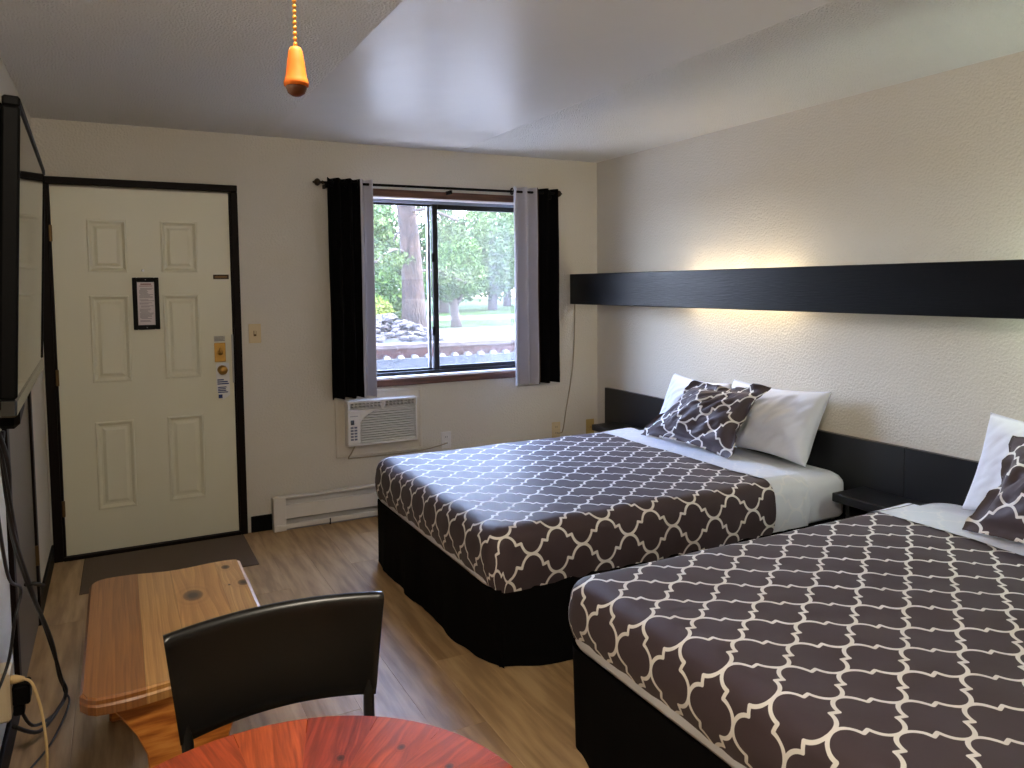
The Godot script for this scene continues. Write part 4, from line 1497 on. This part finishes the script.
	# discharge louvres: two banks with vertical vanes behind horizontal ones
	for bank in [[0.012, 0.222], [0.242, W - 0.012]]:
		for k in 3:
			var y := H - 0.054 + 0.002 + k * 0.0175
			bx("louvre", a, Vector3(bank[0], y, 0.046), Vector3(bank[1], y + 0.004, 0.076), M.white_plastic, 0.001)
		var cnt := 8
		for k in cnt + 1:
			var x: float = lerpf(bank[0], bank[1] - 0.005, float(k) / cnt)
			bx("vane", a, Vector3(x, H - 0.055, 0.024), Vector3(x + 0.005, H - 0.014, 0.070), M.white_plastic, 0.001)
	bx("louvre_divider", a, Vector3(0.222, H - 0.058, 0.056), Vector3(0.242, H - 0.012, 0.079), M.white_plastic, 0.003)
	bx("louvre_side", a, Vector3(0.0, H - 0.058, 0.056), Vector3(0.012, H - 0.012, 0.078), M.white_plastic, 0.003)
	bx("louvre_side", a, Vector3(W - 0.012, H - 0.058, 0.056), Vector3(W, H - 0.012, 0.078), M.white_plastic, 0.003)
	put("mains_cord", tube_mesh(smooth_path([Vector3(1.62, 0.474, 0.045), Vector3(1.60, 0.43, 0.035), Vector3(1.585, 0.395, 0.018), Vector3(1.62, 0.388, 0.008), Vector3(1.85, 0.385, 0.008), Vector3(2.09, 0.39, 0.008), Vector3(2.20, 0.405, 0.010), Vector3(2.27, 0.42, 0.014)]), 0.0045, 8), M.wall_cord, a, -a.position)


func build_fan() -> void:
	var f := thing("ceiling_fan", "dark bladed ceiling fan with lit globe above the round table", "ceiling fan", Vector3(0.56, CEIL, 4.10))
	put("canopy", lathe_mesh([[0.0, -0.05], [0.03, -0.05], [0.06, -0.02], [0.065, 0.0]], 20), M.bronze, f)
	put("motor", lathe_mesh([[0.0, -0.17], [0.08, -0.17], [0.10, -0.14], [0.10, -0.09], [0.06, -0.05], [0.0, -0.05]], 24), M.bronze, f)
	for k in 5:
		var a := TAU * k / 5 + 0.3
		var poly := PackedVector2Array()
		for e in [[0.12, -0.045], [0.50, -0.06], [0.53, -0.03], [0.53, 0.03], [0.50, 0.06], [0.12, 0.045]]:
			poly.append(Vector2(e[0], e[1]))
		var bl := put("blade", prism(poly, -0.006, 0.0, 0.0), M.dark_trim, f, Vector3(0, -0.12, 0), Basis(Vector3.UP, a) * Basis(Vector3.RIGHT, 0.18))
		bx("blade_iron", bl, Vector3(0.085, -0.010, -0.015), Vector3(0.16, -0.0055, 0.015), M.bronze, 0.001)
	put("light_fitter", lathe_mesh([[0.0, -0.20], [0.05, -0.20], [0.055, -0.17], [0.0, -0.17]], 20), M.bronze, f)
	var g := []
	for i in 13:
		var t := PI * i / 12.0
		g.append([maxf(0.075 * sin(t), 0.0), -0.265 - 0.065 * cos(t)])
	put("lamp_globe", lathe_mesh(g, 24), M.bulb_warm, f)
	var l := OmniLight3D.new()
	l.name = "fan_lamp_glow"
	l.position = Vector3(0, -0.265, 0)
	l.light_color = Color(1.0, 0.95, 0.87)
	l.light_energy = 1.35
	l.light_size = 0.07
	l.omni_range = 9.0
	l.omni_attenuation = 2.0
	l.shadow_enabled = true
	f.add_child(l)
	# pull chain with a turned wooden knob
	var c := thing("pull_chain", "beaded pull chain with orange turned wooden knob hanging from ceiling fan", "pull chain", Vector3(0.462, 1.686, 4.0))
	put("knob", lathe_mesh([[0.0, 0.0025], [0.006, 0.003], [0.0095, 0.007], [0.0102, 0.0098], [0.0118, 0.0102], [0.0122, 0.0135], [0.0112, 0.0165], [0.0103, 0.019], [0.0085, 0.033], [0.0068, 0.044], [0.0052, 0.0475], [0.002, 0.049], [0.0, 0.049]], 24), M.knob_wood, c)
	put("knob_tip", lathe_mesh([[0.0, 0.0], [0.004, 0.0005], [0.0082, 0.0032], [0.0100, 0.0075], [0.0104, 0.0100], [0.0, 0.0101]], 24), M.knob_dark, c)
	var bead := lathe_mesh([[0.0, -0.0023], [0.0016, -0.0017], [0.0023, 0.0], [0.0016, 0.0017], [0.0, 0.0023]], 8)
	var y := 0.051
	while y < 0.50:
		put("bead", bead, M.chain, c, Vector3(0, y, 0))
		y += 0.0052
	put("link_wire", tube_mesh([Vector3(0, 0.048, 0), Vector3(0, 0.502, 0)], 0.0007, 5), M.chain, c)
	put("chain_arm", tube_mesh([Vector3(0, 0.50, 0), Vector3(0.07, 0.515, 0.07)], 0.003, 6), M.bronze, c)


# ------------------------------------------------------------------ outside
func leaf_cluster(size: float, seed_: int) -> ArrayMesh:
	var r := RandomNumberGenerator.new()
	r.seed = seed_
	var st := st_new()
	st.set_smooth_group(-1)
	for k in 7:
		var b := Basis.from_euler(Vector3(r.randf_range(-1, 1), r.randf() * TAU, r.randf_range(-1, 1)))
		var o := Vector3(r.randf_range(-1, 1), r.randf_range(-1, 1), r.randf_range(-1, 1)) * size * 0.8
		var a := o + b * Vector3(-0.28, 0, -0.5) * size
		var q := o + b * Vector3(0.28, 0.1, -0.5) * size
		var c := o + b * Vector3(0.2, 0, 0.5) * size
		var d := o + b * Vector3(-0.2, 0.1, 0.5) * size
		quad(st, a, q, c, d)
	return done(st)


func foliage(parent: Node3D, blobs: Array, count: int, size: float, c0: Color, c1: Color, seed_: int) -> void:
	var r := RandomNumberGenerator.new()
	r.seed = seed_
	var mm := MultiMesh.new()
	mm.transform_format = MultiMesh.TRANSFORM_3D
	mm.use_colors = true
	mm.mesh = leaf_cluster(size, seed_)
	mm.instance_count = count
	var total := 0.0
	for b in blobs:
		total += b[1].x * b[1].y
	for i in count:
		var pick := r.randf() * total
		var bl: Array = blobs[0]
		for b in blobs:
			pick -= b[1].x * b[1].y
			if pick <= 0.0:
				bl = b
				break
		var d := Vector3(r.randfn(), r.randfn(), r.randfn()).normalized() * pow(r.randf(), 0.45)
		var p: Vector3 = bl[0] + d * bl[1]
		mm.set_instance_transform(i, Transform3D(Basis.from_euler(Vector3(r.randf() * TAU, r.randf() * TAU, 0)).scaled(Vector3.ONE * r.randf_range(0.7, 1.3)), p))
		mm.set_instance_color(i, c0.lerp(c1, r.randf()) * Color(0.56, 0.50, 0.34))
	var o := MultiMeshInstance3D.new()
	o.name = "foliage"
	o.multimesh = mm
	o.material_override = M.leaf
	o.set_meta("kind", "stuff")
	parent.add_child(o)


func build_outside() -> void:
	var gy := -0.25
	# ground bands running along the house
	var bands := [[-0.15, -12.5, M.bounce_concrete], [-12.5, -14.6, M.gravel], [-14.6, -21.0, M.road], [-21.0, -24.2, M.gravel], [-24.2, -31.0, M.lawn], [-31.0, -35.5, M.path], [-35.5, -90.0, M.lawn]]  # nearest strip is hidden, added bright for ceiling bounce
	var g := structure("ground")
	for b in bands:
		bx("ground_strip", g, Vector3(-40, gy - 0.3, b[1]), Vector3(80, gy, b[0]), b[2], 0.0)

	# porch rail close to the window
	var r := thing("porch_railing", "porch railing outside window with red beam over grey panel", "railing", Vector3(0, gy, -1.5))
	bx("grey_panel", r, Vector3(0.2, 0.25, -0.02), Vector3(6.0, 1.118, 0.02), M.rail_grey, 0.004)
	bx("red_beam", r, Vector3(0.2, 1.11, -0.09), Vector3(6.0, 1.205, -0.03), M.rail_red, 0.005)
	bx("top_board", r, Vector3(0.2, 1.205, -0.12), Vector3(6.0, 1.245, 0.03), M.rail_brown, 0.005)
	for k in 44:
		var sc := []
		for i in 7:
			var a := PI * i / 6.0
			sc.append([Vector3(cos(a) * 0.026, sin(a) * 0.03, 0)])
		var poly := PackedVector2Array()
		for e in sc:
			poly.append(Vector2(e[0].x, e[0].y))
		var key := "gap_light_scallop"
		if not mesh_cache.has(key):
			mesh_cache[key] = prism(poly, -0.03, 0.03)
		put("gap_light_scallop", mesh_cache[key], M.gap_light_white, r, Vector3(0.3 + k * 0.128, 1.118, 0.0), Basis(Vector3(1, 0, 0), Vector3(0, 0, 1), Vector3(0, 1, 0)))  # white half-rounds imitate bright light through the gaps of a corrugated edge
	for x in [0.3, 2.0, 4.0, 5.9]:
		bx("post", r, Vector3(x - 0.045, 0, -0.12), Vector3(x + 0.045, 1.11, -0.03), M.rail_brown, 0.005)

	# rock mound under the big pine
	var m := thing("rock_mound", "mound of grey purple landscaping rocks below the pine trunk", "rocks", Vector3(7.9, gy, -18.4))
	var rr := RandomNumberGenerator.new()
	rr.seed = 66
	var shapes := []
	for k in 4:
		var st := st_new()
		st.set_smooth_group(-1)
		var pts := []
		for j in 5:
			var row := []
			for i in 7:
				var a := TAU * i / 7.0
				var t := PI * j / 4.0
				var q := rr.randf_range(0.75, 1.15)
				row.append(Vector3(cos(a) * sin(t), cos(t) * 0.6, sin(a) * sin(t)) * q)
			pts.append(row)
		for j in 4:
			for i in 7:
				quad(st, pts[j][i], pts[j][(i + 1) % 7], pts[j + 1][(i + 1) % 7], pts[j + 1][i])
		shapes.append(done(st))
	for k in 200:
		var a := rr.randf() * TAU
		var d := sqrt(rr.randf())
		var p := Vector3(cos(a) * d * 1.9, 0.80 * (1.0 - d) + 0.05, sin(a) * d * 1.4)
		var s := rr.randf_range(0.09, 0.20)
		put("rock", shapes[k % 4], M.rock, m, p, Basis.from_euler(Vector3(rr.randf(), rr.randf() * TAU, rr.randf())).scaled(Vector3(s * 1.25, s * 0.75, s)))

	# big pine
	var t := thing("pine_tree", "tall pine with thick rough trunk standing behind the rock mound", "tree", Vector3(9.72, gy, -20.8))
	var path := []
	var radii := []
	for i in 14:
		var q := i / 13.0
		path.append(Vector3(-0.9 * q + 0.15 * sin(q * 5.0), q * 11.0, 0.0))
		radii.append(lerpf(0.40, 0.24, q) + 0.12 * exp(-q * 12.0))
	put("trunk", tube_mesh(path, 0.4, 14, radii), M.bark, t)
	for k in 9:
		var y := 2.2 + k * 0.7
		var a := k * 2.4
		put("branch", tube_mesh(smooth_path([Vector3(-0.08 * y, y, 0), Vector3(-0.08 * y + cos(a) * 1.0, y + 0.1, sin(a) * 1.0), Vector3(-0.08 * y + cos(a) * 2.2, y - 0.35, sin(a) * 2.2)]), 0.05, 6), M.bark_small, t)
	var bl := []
	for k in 14:
		var y := 2.2 + k * 0.5
		var a := k * 2.4
		bl.append([Vector3(-0.08 * y + cos(a) * 1.7, y - 0.1, sin(a) * 1.7), Vector3(1.0, 0.35, 1.0)])
	foliage(t, bl, 1500, 0.10, Color(0.045, 0.09, 0.035), Color(0.13, 0.20, 0.08), 101)

	# small leafy tree on the lawn
	t = thing("leafy_tree", "small round leafy tree with forked trunk on the lawn", "tree", Vector3(12.98, gy, -24.7))
	put("trunk", tube_mesh([Vector3(0.06, 0, 0), Vector3(0.0, 0.5, 0), Vector3(-0.06, 1.1, 0), Vector3(-0.2, 1.9, 0.05)], 0.2, 10, [0.26, 0.19, 0.17, 0.12]), M.bark_small, t)
	put("branch", tube_mesh([Vector3(-0.02, 0.75, 0), Vector3(0.25, 1.3, 0.05), Vector3(0.5, 1.9, 0)], 0.1, 8), M.bark_small, t)
	put("branch", tube_mesh([Vector3(-0.03, 0.8, 0), Vector3(-0.45, 1.35, 0.05), Vector3(-0.8, 1.9, 0)], 0.08, 8), M.bark_small, t)
	foliage(t, [[Vector3(0, 2.3, 0), Vector3(1.35, 1.1, 1.3)], [Vector3(-0.5, 1.8, 0), Vector3(0.9, 0.7, 0.9)], [Vector3(0.3, 3.1, 0), Vector3(0.9, 0.8, 0.9)]], 2200, 0.10, Color(0.05, 0.13, 0.03), Color(0.15, 0.28, 0.08), 102)

	# bushes left of the trunk
	t = thing("green_bush", "tall green leafy bush behind the rock mound", "bush", Vector3(8.0, gy, -22.5))
	put("stem", tube_mesh([Vector3(0, 0, 0), Vector3(0, 1.2, 0)], 0.08, 6), M.bark_small, t)
	foliage(t, [[Vector3(0, 1.9, 0), Vector3(1.6, 1.2, 1.2)], [Vector3(1.2, 1.2, 0.2), Vector3(1.1, 1.0, 1.0)]], 1800, 0.11, Color(0.04, 0.11, 0.03), Color(0.13, 0.25, 0.07), 103)
	t = thing("yellow_bush", "low yellow-green bush spilling over the rock mound", "bush", Vector3(7.75, gy, -19.9))
	put("stem", tube_mesh([Vector3(0, 0, 0), Vector3(0, 0.7, 0)], 0.05, 6), M.bark_small, t)
	foliage(t, [[Vector3(0, 0.95, 0), Vector3(0.85, 0.45, 0.6)]], 700, 0.09, Color(0.16, 0.26, 0.04), Color(0.34, 0.42, 0.09), 104)

	# backdrop of trees beyond the lawn
	var far := [
		[Vector3(13.5, gy, -42), "broad green tree behind the pine trunk beyond lawn", 6.0, Color(0.05, 0.11, 0.04), Color(0.14, 0.23, 0.09), 0.26, 2400],
		[Vector3(19.2, gy, -41), "dark narrow evergreen rising behind the small leafy tree", 5.2, Color(0.035, 0.08, 0.035), Color(0.09, 0.16, 0.07), 0.22, 2400],
		[Vector3(24.2, gy, -44), "open airy green tree rising above the lawn beside evergreen", 6.0, Color(0.06, 0.13, 0.04), Color(0.16, 0.26, 0.10), 0.22, 1700],
		[Vector3(29.5, gy, -52), "large leafy tree farthest beyond the lawn", 7.5, Color(0.05, 0.12, 0.04), Color(0.14, 0.24, 0.09), 0.30, 2200],
		[Vector3(17.0, gy, -56), "tall background tree between pine and evergreen", 8.0, Color(0.05, 0.12, 0.04), Color(0.15, 0.24, 0.09), 0.34, 2400],
	]
	for k in far.size():
		var e: Array = far[k]
		var h: float = e[2]
		t = thing("background_tree", e[1], "tree", e[0], "trees beyond the lawn")
		put("trunk", tube_mesh([Vector3(0, 0, 0), Vector3(0.1, h * 0.5, 0), Vector3(0, h, 0)], 0.3, 8, [0.38, 0.28, 0.12]), M.bark_small, t)
		var wide := 0.38 if k == 1 else 0.55
		foliage(t, [[Vector3(0, h * 0.75, 0), Vector3(h * wide, h * 0.55, h * wide)], [Vector3(h * 0.2, h * 0.42, 0), Vector3(h * wide * 0.9, h * 0.28, h * wide * 0.8)], [Vector3(-h * 0.2, h * 0.4, 0), Vector3(h * wide * 0.9, h * 0.25, h * wide * 0.8)]], e[6], e[5], e[3], e[4], 110 + k)
